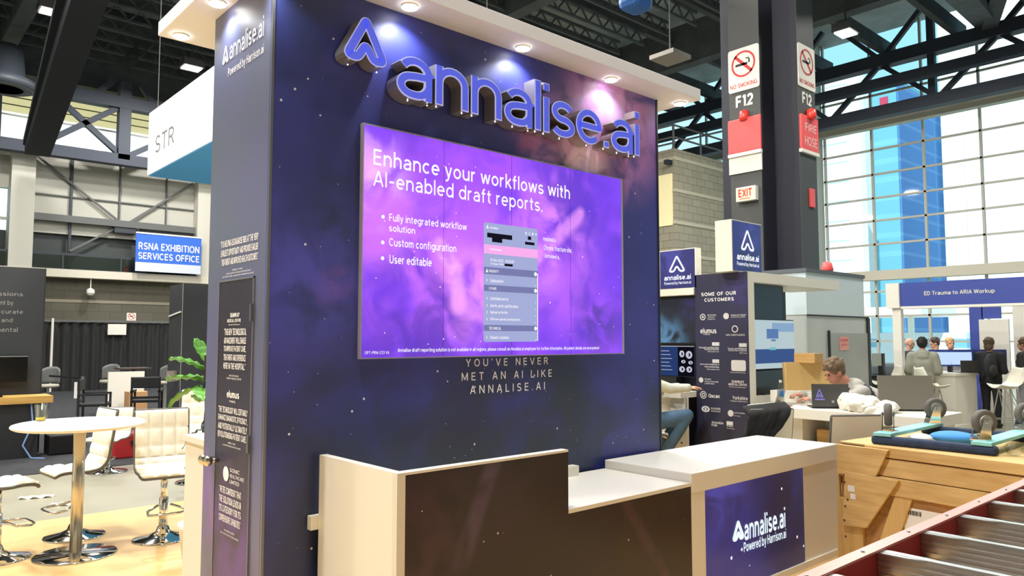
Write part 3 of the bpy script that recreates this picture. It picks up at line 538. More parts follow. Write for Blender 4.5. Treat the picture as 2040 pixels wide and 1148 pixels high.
sprint = nebula('galaxy_print_side', (94, 104, 126), (98, 101, 144), [((X0, 4.3, .75), .5, (124, 90, 170), .9, (1, 1, 1)), ((X0, 4.0, .3), .6, (70, 52, 104), .8, (1, 1, 1))],
  rays=[((X0, 4.4, 1.1), (X0, 4.1, .1), .05, (130, 104, 160), .6)], stars=((13, .07, .85),), rough=.4, nscale=.6)  # side print kept paler: the light washing over it is in the colours
dprint = nebula('galaxy_print_door', (44, 43, 58), (50, 49, 72), [((X0, 4.0, .6), .6, (92, 62, 140), .9, (1, 1, 1))], stars=((13, .07, .85),), rough=.45)
tw = thing('booth_tower', 'tall dark blue starry exhibition tower with white canopy and 3D lettering', 'exhibition stand', ((X0+X1)/2, 4.03, 0))
MB().box(X0, X1, Y0, Y0+.03, 0, ZT).build('front_wall', fprint, tw)
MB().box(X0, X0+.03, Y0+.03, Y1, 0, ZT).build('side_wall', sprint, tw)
MB().box(X0+.03, X1, Y0+.03, Y1, 0, ZT).build('core', dark, tw)
MB().box(X0-.006, X0+.008, Y0-.006, Y0+.008, 0, ZT).build('corner_trim', mat('trim_alu', (120, 122, 130), .4, .6), tw)
MB().box(X1-.008, X1+.006, Y0-.006, Y0+.008, 0, ZT).build('corner_trim', dark, tw)
dr = MB().box(X0-.006, X0, 3.785, 4.25, 0, 2.065).build('door', dprint, tw)
mb = MB(); gap = .008
mb.box(X0-.009, X0, 3.776, 3.784, 0, 2.073); mb.box(X0-.009, X0, 4.251, 4.259, 0, 2.073); mb.box(X0-.009, X0, 3.776, 4.259, 2.066, 2.074); mb.build('door_frame', mat('door_edge', (132, 132, 140), .5, .4), tw)
for z in (1.84, 1.165): MB().box(X0-.02, X0-.006, 3.775, 3.797, z, z+.09).build('hinge', mat('hinge_grey', (120, 122, 128), .4, .7), dr)
kb = mat('knob_nickel', (196, 190, 172), .18, 1)
mb = MB(); mb.tube([(X0-.006, 4.215, 1.08), (X0-.04, 4.215, 1.08)], .012); mb.ell((X0-.06, 4.215, 1.08), (.026, .03, .03)); mb.build('door_knob', kb, dr, smooth=True)
mb = MB(); mb.tube([(X0, 4.285, 1.08), (X0-.04, 4.285, 1.08)], .012); mb.ell((X0-.06, 4.285, 1.08), (.026, .03, .03)); mb.build('wall_knob', kb, tw, smooth=True)
# canopy
cp = MB().box(1.395, 5.05, 3.39, 4.93, ZT, ZT+.09).build('canopy', mat('canopy_white', (226, 228, 238), .6), tw, bevel=.004)
lampw = glow('downlight_glow', (255, 252, 244), 14)
for x, y in ((1.50, 4.2), (1.50, 4.82), (2.34, 3.51), (3.24, 3.53), (4.13, 3.54), (4.98, 3.54), (1.5, 3.55)):
    d = MB().lathe([(.045, ZT-.012), (.05, ZT), (.02, ZT)], (x, y, 0), 20).build('downlight', whitef, cp)
    MB().lathe([(.046, ZT-.016), (.046, ZT-.011)], (x, y, 0), 20).build('bulb', lampw, d)
    l = bpy.data.lights.new('downlight_beam', 'SPOT'); l.energy = (22 if x < 4 else 10) if y < 3.6 and x > 1.6 else 13; l.spot_size = math.radians(140); l.spot_blend = .7; l.color = (.93, .95, 1); l.shadow_soft_size = .03
    o = bpy.data.objects.new('downlight_beam', l); COL.objects.link(o); o.location = (x, y, ZT-.03)
# writing on the left face
pl = side(X0, .0035); pd = side(X0-.006, .003)
MBs = MB(); a_mark(MBs, pl, -4.305, 3.343, .08, .1, .014)
put_text(MBs, 'annalise.ai', pl, -4.2, -3.735, 3.343, 3.455, bold=.0); put_text(MBs, 'Powered by Harrison.ai', pl, -4.22, -3.73, 3.236, 3.3)
lo = MBs.build('lettering', lettersw, tw, keepn=True)
Q1 = ['“IT IS HELPING US DIAGNOSE RIBS AT THE VERY', 'EARLIEST OPPORTUNITY AND PROVIDE EARLIER', 'TREATMENT AND IMPROVED HEALTH OUTCOMES.”']
it = [(s, -4.26+.01*i, -3.74, 2.262-.052*i, 2.302-.052*i, {'bold': .02}) for i, s in enumerate(Q1)]
it += [('DIRECTOR', -4.08, -3.94, 2.122, 2.13), ('CLINICAL LEAD AND CONSULTANT RADIOLOGIST', -4.17, -3.83, 2.106, 2.114), ('NORTHERN CARE ALLIANCE NHS FOUNDATION TRUST', -4.22, -3.79, 2.09, 2.098)]
prints('quotation_lettering', pl, it, lettersw, tw)
def quote(lines, y0, y1, z, dz, h, foot=()):
    return [(s, -y0, -y1, z-dz*i-h, z-dz*i, {'bold': .02}) for i, s in enumerate(lines)]+[(s, -(y0+y1)/2-w/2, -(y0+y1)/2+w/2, zz, zz+.01) for s, w, zz in foot]
it = quote(['“THIS NEW TECHNOLOGICAL', 'ADVANCEMENT WILL ENABLE', 'TO IMPROVE PATIENT CARE,', 'TREATMENT AND EXPERIENCE', 'HERE IN THE HOSPITAL.”'], 4.16, 3.855, 1.805, .046, .037, (('DIRECTOR OF IMAGING', .13, 1.545), ('SUNWAY MEDICAL CENTRE', .2, 1.53)))
it += [('SUNWAY', -4.08, -3.95, 1.865, 1.89, {'bold': .04}), ('MEDICAL CENTRE', -4.12, -3.93, 1.838, 1.858, {'bold': .02}), ('Sunway City Kuala Lumpur', -4.1, -3.94, 1.82, 1.83)]
it += [('elumus', -4.10, -3.93, 1.43, 1.47, {'bold': .03}), ('imaging', -4.06, -3.98, 1.405, 1.42)]
it += quote(['“THE TECHNOLOGY WILL CERTAINLY', 'ENHANCE DIAGNOSTIC EFFICIENCY,', 'AND POTENTIALLY ULTIMATELY', 'REVOLUTIONISING PATIENT CARE.”'], 4.215, 3.815, 1.382, .045, .036, (('DIRECTOR', .1, 1.185), ('ELUMUS IMAGING, NEW ZEALAND', .24, 1.168)))
it += [('SONIC', -4.03, -3.9, 1.04, 1.06), ('HEALTHCARE', -4.03, -3.84, 1.01, 1.03), ('LIMITED', -4.03, -3.9, .98, 1.0)]
it += quote(['“WE’RE CONFIDENT THAT', 'THE SOLUTION LEADS IN', 'ITS CATEGORY FOR ITS', 'COMPREHENSIVE CAPABILITIES.”'], 4.17, 3.87, .955, .05, .04, (('DR ANDREW SMITH', .14, .72), ('CEO, SONIC HEALTHCARE LIMITED', .25, .7)))
prints('quotation_lettering', pd, it, lettersw, dr)
mb = MB(); disc(mb, pd, -4.085, 1.022, .04); mb.build('round_logo', lettersw, dr, keepn=True)
# writing under the screen
prints('lettering_line', front(Y0, .003), [('YOU’VE NEVER', 2.847, 3.55, 1.576, 1.628, {'space': 2.3, 'bold': .008}), ('MET AN AI LIKE', 2.815, 3.585, 1.491, 1.544, {'space': 2.3, 'bold': .008}), ('ANNALISE.AI', 2.88, 3.52, 1.409, 1.462, {'space': 2.3, 'bold': .008})], lettersw, tw)
# ------------------------------------------------------------ raised logo letters, parts of one sign
lg = thing('logo_sign', 'raised metal company lettering with blue faces high on the tower front', 'sign', (3.15, Y0, 3.1))
side_m = mat('letter_metal', (186, 182, 172), .38, .85); rimm = mat('letter_rim', (205, 210, 235), .35, emit=(190, 200, 255), es=.35)
facem = mat('letter_face', (84, 96, 226), .4, emit=(84, 98, 232), es=.55); bright_dot = glow('led_white', (255, 255, 250), 5)  # emissive white dots along the lower edge of each letter
YL = 3.51; pl0 = front(YL, 0); plf = front(YL, .004); plr = front(YL, .001)
mb = MB(); a_mark(mb, pl0, 1.945, 3.265, .225, .225, .056, depth=.1); m_ = mb.build('letter', side_m, lg, label='outlined arrow-shaped A mark before the word')
mb = MB(); a_mark(mb, plr, 1.945, 3.265, .225, .225, .055); mb.build('rim', rimm, m_, keepn=True)
mb = MB(); a_mark(mb, plf, 1.945, 3.265, .225, .225, .044); mb.build('face', facem, m_, keepn=True)
for dx in (.02, .2): MB().ell((1.945+dx, YL+.03, 3.228), (.004,)*3, n=8, k=5).build('led', bright_dot, m_)
word = 'annalise.ai'
B = .014
def xr(s):
    V, _ = glyphs(s, B, .72); return min(v.x for v in V), max(v.x for v in V), min(v.y for v in V), max(v.y for v in V)
gx0, gx1, gy0, gy1 = xr(word); SX, SZ = (4.415-2.255)/(gx1-gx0), (3.462-3.115)/(gy1-gy0)
DOTS = {'a': (.35, .85), 'n': (.12, .88), 'l': (.5,), 'i': (.5,), 's': (.45,), 'e': (.5,), '.': (.5,)}
seen = {}
NTH = ['first', 'second', 'third']
for i, ch in enumerate(word):
    w0, w1, h0, h1 = xr(ch); right = xr(word[:i+1])[1]; left = right-(w1-w0)
    u0 = 2.255+(left-gx0)*SX; u1 = 2.255+(right-gx0)*SX; v0 = 3.115+(h0-gy0)*SZ; v1 = 3.115+(h1-gy0)*SZ
    seen[ch] = seen.get(ch, -1)+1
    V, F = glyphs(ch, B, 1.0, .5); x0 = min(v.x for v in V); y0 = min(v.y for v in V); z0 = min(v.z for v in V); z1 = max(v.z for v in V)
    mb = MB(); vs = [mb.b.verts.new((u0+(v.x-x0)*SX, YL+.105*(1-(v.z-z0)/(z1-z0)), v0+(v.y-y0)*SZ)) for v in V]
    for f in F:
        try: mb.b.faces.new([vs[k] for k in f])
        except ValueError: pass
    body = mb.build('letter', side_m, lg, label='%s raised letter %s' % (NTH[seen[ch]], 'full stop' if ch == '.' else ch))
    mb = MB(); put_text(mb, ch, plr, u0, u1, v0, v1, bold=B); mb.build('rim', rimm, body, keepn=True)
    e = .007; mb = MB(); put_text(mb, ch, plf, u0+e, u1-e, v0+e, v1-e, bold=B-.018); mb.build('face', facem, body, keepn=True)
    for t in DOTS[ch]: MB().ell((u0+(u1-u0)*t, YL+.03, v0-.003), (.004,)*3, n=8, k=5).build('led', bright_dot, body)
# ------------------------------------------------------------ LED screen
S0, S1, T0, T1 = 2.104, 4.288, 1.645, 2.937
ls = thing('led_screen', 'large glowing purple LED screen showing the workflow slide on the tower', 'screen', (3.2, Y0, T0))
MB().box(S0-.007, S1+.026, Y0-.03, Y0, T0-.007, T1+.01).build('frame', mat('screen_frame', (176, 176, 190), .45, .2), ls)
sm = nebula('screen_image', (124, 62, 240), (104, 50, 214), [((2.12, 0, 2.55), .42, (255, 190, 255), 1.0, (1, 0, .8)), ((2.4, 0, 2.3), .9, (206, 110, 252), 1.0, (1, 0, 1.2)), ((3.0, 0, 2.25), .75, (190, 100, 246), .9, (1, 0, 1)), ((2.85, 0, 2.02), .42, (244, 150, 248), 1.0, (1, 0, 1)), ((3.55, 0, 2.45), .6, (226, 134, 252), 1.0, (1, 0, .9)), ((3.7, 0, 2.1), .5, (176, 90, 246), .9, (1, 0, 1)), ((3.0, 0, 2.8), .7, (176, 84, 250), .8, (1, 0, 1)),
   ((3.8, 0, 2.75), .6, (84, 44, 200), .8, (1, 0, 1)), ((2.5, 0, 1.8), .6, (84, 44, 178), .8, (1, 0, 1)), ((4.05, 0, 1.85), .35, (70, 50, 150), .8, (1, 0, 1))],
   rays=[((3.4, Y0-.03, 2.28), (3.85, Y0-.03, 2.62), .08, (248, 160, 255), .6), ((2.62, Y0-.03, 2.3), (2.75, Y0-.03, 2.15), .07, (255, 190, 255), .6), ((2.75, Y0-.03, 2.15), (2.77, Y0-.03, 1.95), .08, (255, 180, 250), .6), ((2.77, Y0-.03, 1.95), (3.0, Y0-.03, 1.9), .1, (240, 150, 250), .6)],
   stars=((9, .07, .62), (20, .06, .75)), emit=1.12, rough=.5, base3=(150, 74, 250), nscale=1.6)
ds = MB().box(S0, S1, Y0-.034, Y0-.03, T0, T1).build('display', sm, ls)
mb = MB()
for k in range(1, 4): mb.box(S0+(S1-S0)*k/4-.001, S0+(S1-S0)*k/4+.001, Y0-.0345, Y0-.034, T0, T1)
mb.build('panel_seams', mat('seam', (60, 30, 120), .6), ds)
txw = glow('screen_white', (255, 250, 255), 1.05); txd = glow('screen_black', (22, 20, 34), 1); YS = Y0-.034
p = front(YS, .004)
prints('lettering_line', p, [('Enhance your workflows with', 2.16, 3.735, 2.694, 2.812, {'bold': .004}), ('AI-enabled draft reports.', 2.16, 3.468, 2.576, 2.69)], txw, ds)
prints('lettering_line', p, [('Fully integrated workflow', 2.266, 2.822, 2.4, 2.456, {'bold': .012}), ('solution', 2.266, 2.442, 2.354, 2.394, {'bold': .012}), ('Custom configuration', 2.268, 2.742, 2.258, 2.318, {'bold': .012}), ('User editable', 2.269, 2.562, 2.172, 2.222, {'bold': .012})], txw, ds)
mb = MB()
for z in (2.432, 2.287, 2.198): disc(mb, p, 2.226, z, .011)
mb.build('bullet_dots', txw, ds, keepn=True)
prints('lettering_line', p, [('Annalise draft reporting solution is not available in all regions, please consult an Annalise.ai employee for further information. All patient details are anonymised.', 2.332, 4.03, 1.668, 1.696, {'bold': .01}), ('OPT-PRM-233 V6', 2.12, 2.275, 1.664, 1.682)], txw, ds)
prints('lettering_line', p, [('FINDINGS:', 3.475, 3.6, 2.405, 2.43, {'bold': .01}), ('Chronic fracture site.', 3.48, 3.752, 2.345, 2.378, {'bold': .01}), ('Unfolded a_', 3.49, 3.635, 2.29, 2.32, {'bold': .01})], txw, ds)
c0, c1, k0, k1 = 2.957, 3.42, 1.73, 2.478; kh = k1-k0; kz = lambda f: k1-kh*f
mb = MB(); mb.prism([p.pt(c0+a.x, k0+a.y) for a in rounded([(0, 0), (c1-c0, 0), (c1-c0, kh), (0, kh)], .018)], p.n*.002); cardp = mb.build('report_card', glow('card_blue', (166, 174, 218), 1), ds)
q = front(YS, .008); mb = MB()
for a, b in ((.375, .435), (.525, .578), (.86, .91)): rect(mb, q, c0, c1, kz(b), kz(a))
mb.build('section_bands', glow('card_band', (122, 126, 174), 1), cardp, keepn=True)
mb = MB(); rect(mb, q, c0, c1, kz(.262), kz(.185)); mb.build('pink_band', glow('card_pink', (252, 176, 240), 1), cardp, keepn=True)
mb = MB(); rect(mb, q, c0+.025, c0+.235, kz(.125), kz(.085)); rect(mb, q, c0+.065, c0+.15, kz(.16), kz(.12)); rect(mb, q, c1-.09, c1-.06, kz(.105), kz(.075)); rect(mb, q, c1-.115, c1-.03, kz(.15), kz(.125)); rect(mb, q, c0+.17, c0+.24, kz(.355), kz(.335)); mb.build('markings', txd, cardp, keepn=True)
q2 = front(YS, .0095)
it = [('Annalise', c0+.045, c0+.115, kz(.05), kz(.028)), ('PRIORITY', c0+.04, c0+.12, kz(.42), kz(.395)), ('OTHER', c0+.04, c0+.1, kz(.565), kz(.542)), ('TECHNICAL', c0+.04, c0+.14, kz(.9), kz(.875)), ('Radiologist', c0+.045, c0+.145, kz(.235), kz(.21)), ('01 Nov 2023 - 10:00:00', c0+.05, c0+.25, kz(.325), kz(.3)), ('2 images | MRN', c0+.05, c0+.16, kz(.355), kz(.335))]
it += [(s, c0+.05, c0+.05+w, kz(f+.014), kz(f-.014)) for s, w, f in (('Subluxation', .11, .487), ('Unfolded aorta', .15, .637), ('Aortic arch calcification', .235, .697), ('Spinal arthritis', .145, .755), ('Diffuse spinal osteophytes', .255, .812), ('Patient rotation', .155, .963))]
it += [('<', c0+.018, c0+.028, kz(f+.012), kz(f-.012)) for f in (.487, .637, .697, .755, .812, .963)]
it += [(s, c1-.115+.03*i, c1-.1+.03*i, kz(.06), kz(.04)) for i, s in enumerate('=O#x')]
t_ = prints('lettering', q2, [(a[0], a[1], a[2], a[3], a[4], {'bold': .01}) for a in it], txw, cardp)
mb = MB(); a_mark(mb, q2, c0+.018, kz(.05), .016, .02, .004); a_mark(mb, q2, c0+.015, kz(.42), .016, .02, .004)
for f in (.405, .552, .885): disc(mb, q2, c1-.022, kz(f), .013)
for f in (.487, .637, .697, .755, .812, .963): disc(mb, q2, c1-.022, kz(f+.02), .003)
rect(mb, q2, c1-.006, c1, k0+.005, kz(.4)); mb.build('icons', txw, cardp, keepn=True)
# ------------------------------------------------------------ reception desk
deskp = nebula('galaxy_print_desk', (32, 29, 42), (30, 27, 36), [((2.0, 2.85, .8), .5, (62, 44, 62), .8, (1, 1, 1)), ((3.6, 2.85, .4), .8, (46, 36, 30), .8, (1, 1, 1)), ((2.5, 2.85, 1.0), .5, (50, 36, 54), .6, (1, 1, 1))],
  rays=[((2.42, 2.85, 1.15), (2.0, 2.85, .2), .07, (92, 78, 110), .6), ((3.35, 2.85, .9), (3.95, 2.85, .1), .06, (84, 62, 70), .5)], stars=((11, .08, .86), (25, .07, .95)), rough=.3)
dk = thing('reception_desk', 'white reception desk with dark starry front panel before the tower', 'desk', (2.9, 3.2, 0))
MB().box(1.90, 2.945, 2.85, 2.875, 0, 1.14).build('front_panel', deskp, dk); MB().box(2.945, 4.06, 2.85, 2.875, 0, .812).build('front_panel', deskp, dk)
MB().box(1.9, 2.945, 2.8485, 2.90, 1.14, 1.1518).build('top_edge', white, dk)
ep = MB().box(1.857, 1.90, 2.848, 3.575, 0, 1.152).build('end_panel', white, dk); MB().box(1.8565, 1.9, 2.8475, 2.885, 0, 1.1515).build('end_strip', whitef, ep)
MB().box(1.90, 2.946, 2.876, 3.57, .812, .834).build('work_surface', white, dk); MB().box(2.946, 4.06, 2.848, 3.57, .812, .834).build('work_surface', white, dk); MB().box(1.90, 2.94, 2.875, 2.90, .834, 1.14).build('inner_panel', white, dk)
MB().box(1.815, 1.95, 3.576, 3.614, .775, .845).build('side_ledge', white, dk)
MB().box(3.38, 3.72, 3.5, 3.56, .834, .90).build('back_ledge', white, dk)
ct = thing('display_counter', 'white counter with a dark starry logo screen on its front', 'counter', (5.08, 3.2, 0))
MB().box(4.065, 6.1, 2.845, 3.575, .765, .893).build('top_slab', white, ct, bevel=.006)
MB().box(4.065, 4.215, 2.85, 3.57, 0, .765).build('left_post', white, ct); MB().box(5.54, 6.12, 2.865, 3.57, 0, .765).build('right_panel', white, ct)
MB().box(4.215, 5.54, 2.95, 3.57, 0, .765).build('body', whitef, ct); MB().box(4.215, 6.12, 2.85, 3.0, 0, .055).build('plinth', white, ct)
cs = nebula('counter_screen', (36, 40, 112), (28, 30, 70), [((4.4, 2.85, .7), .5, (66, 66, 160), .9, (1, 1, 1)), ((5.3, 2.85, .5), .7, (24, 26, 48), .9, (1, 1, 1)), ((4.5, 2.85, .15), .4, (44, 44, 110), .8, (1, 1, 1))], stars=((9, .1, .7),), emit=.9, rough=.25)
dsp = MB().box(4.215, 5.54, 2.862, 2.95, .06, .762).build('display', cs, ct)
p = front(2.862, .004); mb = MB(); a_mark(mb, p, 4.555, .385, .12, .115, .03); put_text(mb, 'annalise.ai', p, 4.69, 5.25, .36, .51, bold=.016); put_text(mb, 'Powered by Harrison.ai', p, 4.68, 5.255, .265, .355, bold=.015)
mb.build('lettering', glow('logo_white', (235, 248, 255), 1.1), dsp, keepn=True)
# ------------------------------------------------------------ left side: bar table, stools, cup
cream = mat('white_leather', (238, 233, 218), .5, noise=.03, ns=3); piping = mat('grey_piping', (96, 94, 88), .5)
bt_ = thing('bar_table', 'round white bar table on a steel column and disc base', 'table', (1.474, 6.962, 0))
MB().lathe([(.02, 1.03), (.46, 1.03), (.48, 1.04), (.486, 1.05), (.48, 1.062), (.46, 1.068), (.02, 1.068)], (1.474, 6.962, 0), 64).build('tabletop', white, bt_, smooth=False, bevel=0)
MB().lathe([(.045, .02), (.045, 1.03)], (1.474, 6.962, 0), 32).build('column', brushed, bt_, smooth=True)
MB().lathe([(.02, .006), (.3, .006), (.305, .012), (.295, .018), (.08, .024), (.05, .03), (.02, .03)], (1.474, 6.962, 0), 56).build('base', chrome, bt_, smooth=True)
def stool_profile(s):
    P = [(-.235, 1.105), (-.21, .93), (-.185, .76), (-.165, .67), (-.11, .615), (0, .6), (.12, .608), (.2, .6), (.235, .575)]
    x = s*(len(P)-1); i = min(int(x), len(P)-2); t = x-i
    g = lambda k: Vector(P[max(0, min(k, len(P)-1))])
    a, b, c, d = g(i-1), g(i), g(i+1), g(i+2)
    return .5*((2*b)+(c-a)*t+(2*a-5*b+4*c-d)*t*t+(3*b-a-3*c+d)*t**3)
def make_stool(loc, rz, label):
    r = thing('bar_stool', label, 'bar stool', (0, 0, 0), group='white quilted bar stools')
    W = .44
    def f(s, t, off=.022):
        p = stool_profile(s); q = stool_profile(min(1, s+.01))-stool_profile(max(0, s-.01)); n = Vector((-q.y, q.x)).normalized()
        if n.y < 0 and s > .5: n = -n
        if s <= .5 and n.x < 0: n = -n
        pil = (abs(math.sin(math.pi*s*9))*abs(math.sin(math.pi*t*4)))**.4*.02
        p = p+n*(off-.022+pil if off > 0 else off)
        w = W*(1-.12*max(0, (s-.85)/.15)**2)
        return (p.x, (t-.5)*w, p.y)
    MB().grid(lambda s, t: f(s, t), 72, 32).build('seat_shell', cream, r, smooth=True)
    MB().grid(lambda s, t: f(s, t, -.026), 40, 4).build('shell_back', cream, r, smooth=True)
    ed = []
    for k in range(41): s = k/40; a = f(s, 0, -.012); ed.append(a)
    for e_ in (0, 1):
        mb = MB()
        pts = [f(k/40, e_, -.012) for k in range(41)]; mb.tube(pts, .014, 6)
        mb.build('piping', piping, r, smooth=True)
    MB().tube([f(0, k/6, -.012) for k in range(7)], .013, 6).build('piping', piping, r); MB().tube([f(1, k/6, -.012) for k in range(7)], .013, 6).build('piping', piping, r)
    MB().lathe([(.09, .565), (.09, .58), (.03, .58)], (0, 0, 0), 20).build('seat_plate', black, r)
    MB().lathe([(.028, .30), (.028, .57)], (0, 0, 0), 20).build('gas_lift', chrome, r, smooth=True); MB().lathe([(.037, .06), (.037, .36), (.028, .365)], (0, 0, 0), 20).build('column', chrome, r, smooth=True)
    mb = MB(); mb.tube([(.03, -.05, .3), (.1, -.14, .27), (.2, -.15, .26), (.235, -.1, .26), (.24, 0, .26), (.235, .1, .26), (.2, .15, .26), (.1, .14, .27), (.03, .05, .3)], .011, 8); mb.build('footrest', chrome, r, smooth=True)
    MB().lathe([(.01, .004), (.245, .004), (.25, .01), (.235, .02), (.12, .04), (.06, .07), (.045, .11), (.01, .11)], (0, 0, 0), 44).build('base', chrome, r, smooth=True)
    move(r, loc, rz); return r
s0 = make_stool((2.16, 7.02, 0), -math.pi/2-.15, 'white quilted bar stool right of the bar table, backrest facing us')
dup(s0, (1.6, 7.62, 0), math.pi+.1, 'white quilted bar stool tucked behind the bar table column')
dup(s0, (.97, 7.24, 0), .12, 'white quilted bar stool cut by the left picture edge')
lowst = dup(s0, (2.66, 11.0, 0), -2.2, 'white bar stool farther off behind the tabletop, only its top showing')
lowst.scale = (1, 1, .74)
dup(s0, (3.3, 9.5, 0), -2.0, 'white padded bar stool standing behind the leafy plant')
cup = thing('plastic_cup', 'clear plastic cup with yellow drink left on the bar table', 'cup', (1.245, 7.27, 1.068))
MB().lathe([(.036, 1.07), (.05, 1.2), (.052, 1.2), (.052, 1.206), (.049, 1.206), (.034, 1.074), (.01, 1.074)], (1.245, 7.27, 0), 24).build('cup_wall', plasticclear, cup, smooth=True)
MB().lathe([(.01, 1.075), (.0345, 1.075), (.037, 1.097), (.01, 1.097)], (1.245, 7.27, 0), 20).build('drink', mat('yellow_drink', (235, 205, 50), .2), cup, smooth=True)
wc_ = thing('white_counter', 'plain white counter standing behind the tower beside the door knobs', 'counter', (2.2, 5.3, 0))
MB().box(1.9, 2.7, 4.95, 5.72, 0, 1.01).build('body', whitef, wc_); MB().box(1.88, 2.72, 4.93, 5.74, 1.01, 1.05).build('worktop', white, wc_)
for k, (x, y, a, l) in enumerate(((1.66, 9.72, .5, .33), (1.83, 9.1, .25, .3))):
    def f(u, v, x=x, y=y, a=a, l=l): 
        p = Vector(((u-.5)*l, (v-.5)*.09*(1-.5*abs(u-.5)), .012+.012*math.sin(u*17+v*9))); p.rotate(Euler((0, 0, a-.8))); return p+Vector((x, y, 0))
    tag(MB().grid(f, 20, 6).build('plastic_scrap', mat('scrap', (236, 232, 218), .4), solid=.004), ('long twisted strip of white plastic on the concrete floor', 'shorter strip of white plastic beside the bar table column')[k], 'scrap')
# plant
leafm = mat('leaf_green', (86, 150, 42), .4, noise=.3, ns=8); leafd = mat('leaf_dark', (38, 62, 34), .5, noise=.3, ns=8); bark = mat('bark', (70, 56, 40), .8)
def leaf(mb, base, d, L, W, droop):
    d = Vector(d).normalized(); sd = d.cross(Vector((0, 0, 1))).normalized(); up = sd.cross(d)
    def f(u, v):
        w = W*math.sin(math.pi*min(1, u*.92+.06))**.7*(.65+.5*u); t = (v-.5)*2
        return Vector(base)+d*(L*u)+up*(-droop*u*u*L+.12*W*abs(t))+sd*(w*t*.5)+Vector((0, 0, .008*math.sin(u*25)))
    mb.grid(f, 14, 6)
pl_ = thing('potted_fig', 'leafy green fig plant peeking out behind the tower edge', 'plant', (2.12, 5.98, 0))
MB().lathe([(.12, 0), (.16, .3), (.17, .34), (.15, .34), (.14, .3)], (2.12, 5.98, 0)).build('pot', whitef, pl_, smooth=True)
MB().tube([(2.12, 5.98, .3), (2.11, 5.99, .8), (2.13, 5.97, 1.2), (2.12, 5.98, 1.62)], .012).build('stem', bark, pl_)
for b, d, L, W, dr_, m in (((2.1, 6, 1.5), (-.9, .5, .75), .25, .24, .3, leafm), ((2.1, 6, 1.42), (-.9, .9, .25), .28, .26, .2, leafm), ((2.1, 6, 1.36), (-.75, .6, -.1), .26, .2, .5, leafm), ((2.12, 6, 1.55), (-.25, .3, 1), .22, .2, .1, leafm), ((2.12, 6, 1.4), (.5, -.7, .4), .25, .16, .4, leafm), ((2.12, 6, 1.35), (-.3, -.8, .2), .26, .17, .5, leafm), ((2.12, 6, 1.28), (.2, .9, .2), .26, .17, .4, leafm)):
    mb = MB(); leaf(mb, b, d, L, W, dr_); mb.build('leaf', m, pl_, smooth=True, solid=.002)
for k in range(16):
    mb = MB(); a = R.uniform(0, 6.28); z = .75+.05*(k % 9); leaf(mb, (2.12, 5.98, z), (math.cos(a), math.sin(a), -.1), R.uniform(.12, .17), .045, .5); mb.build('leaf', leafd, pl_, smooth=True, solid=.002)
# dark booth with desk at the far left
dw = thing('dark_booth_wall', 'dark booth wall with faint printed quotation at the left picture edge', 'partition', (1.5, 13.6, 0))
MB().box(-2, 2.31, 13.55, 13.75, 0, 2.84).build('panel', mat('charcoal_wall', (50, 53, 58), .6), dw)
MB().box(2.30, 2.315, 13.545, 13.76, 0, 2.842).build('edge_trim', dark, dw)
it = [('impressions', 1.42, 2.02, 2.38, 2.46), ('assistant by', 1.5, 1.9, 2.24, 2.33), ('provides accurate', 1.25, 2.03, 2.11, 2.19), ('my style and', 1.4, 1.9, 1.98, 2.06), ('reduces the mental', 1.15, 1.97, 1.85, 1.92), ('load.”', 1.45, 1.72, 1.73, 1.8)]
prints('quotation_lettering', front(13.55, .004), it, greyprint, dw)
dd = thing('wooden_desk', 'dark demo desk with a light wooden top at the far left', 'desk', (1.6, 13.2, 0))
MB().box(.6, 2.37, 12.95, 13.52, .8, .9).build('worktop', wood('oak_top', (214, 172, 96), (190, 146, 76), 0), dd); MB().box(.6, 2.2, 13.0, 13.52, 0, .8).build('body', dark, dd)
MB().bar((2.33, 13.0, .8), (2.25, 13.1, .45), .025).build('bracket', alu, dd)
mo = thing('television', 'flat black television on the dark wall above the wooden desk', 'television', (1.6, 13.4, .95))
MB().box(1.1, 2.1, 13.44, 13.5, 1.1, 1.48).build('screen', mat('tv_black', (12, 13, 15), .2), mo); MB().box(1.1, 2.1, 13.435, 13.44, 1.475, 1.485).build('top_edge', greyprint, mo); MB().box(1.3, 1.6, 13.35, 13.5, .9, 1.1).build('stand', black, mo)
tag(MB().box(1.2, 1.75, 13.05, 13.25, .9, .97).build('keyboard_box', black), 'flat black box lying on the wooden desk top', 'box')
tag(MB().tube([(2.1, 13.0, .8), (2.12, 12.93, .5), (2.0, 12.9, .2), (2.1, 12.85, .02), (2.25, 12.7, .015)], .012, 6).build('cable', mat('cable_blue', (120, 150, 200), .5)), 'pale blue cable dangling from the wooden desk to the carpet', 'cable')
# dark kiosk right
db = thing('dark_kiosk', 'tall dark grey kiosk box left of the tower', 'kiosk', (5.2, 14.9, 0))
MB().box(4.70, 5.9, 14.54, 15.3, 0, 2.78).build('body', mat('charcoal_gloss', (56, 59, 63), .35), db); MB().box(4.695, 4.705, 14.535, 14.545, 0, 2.782).build('corner_edge', greyprint, db)
MB().bar((4.69, 15.25, 2.18), (4.69, 14.6, 2.25), .03).build('light_strip', white, db); MB().box(4.5, 4.69, 14.7, 14.75, .95, 1.15).build('bracket', alu, db)
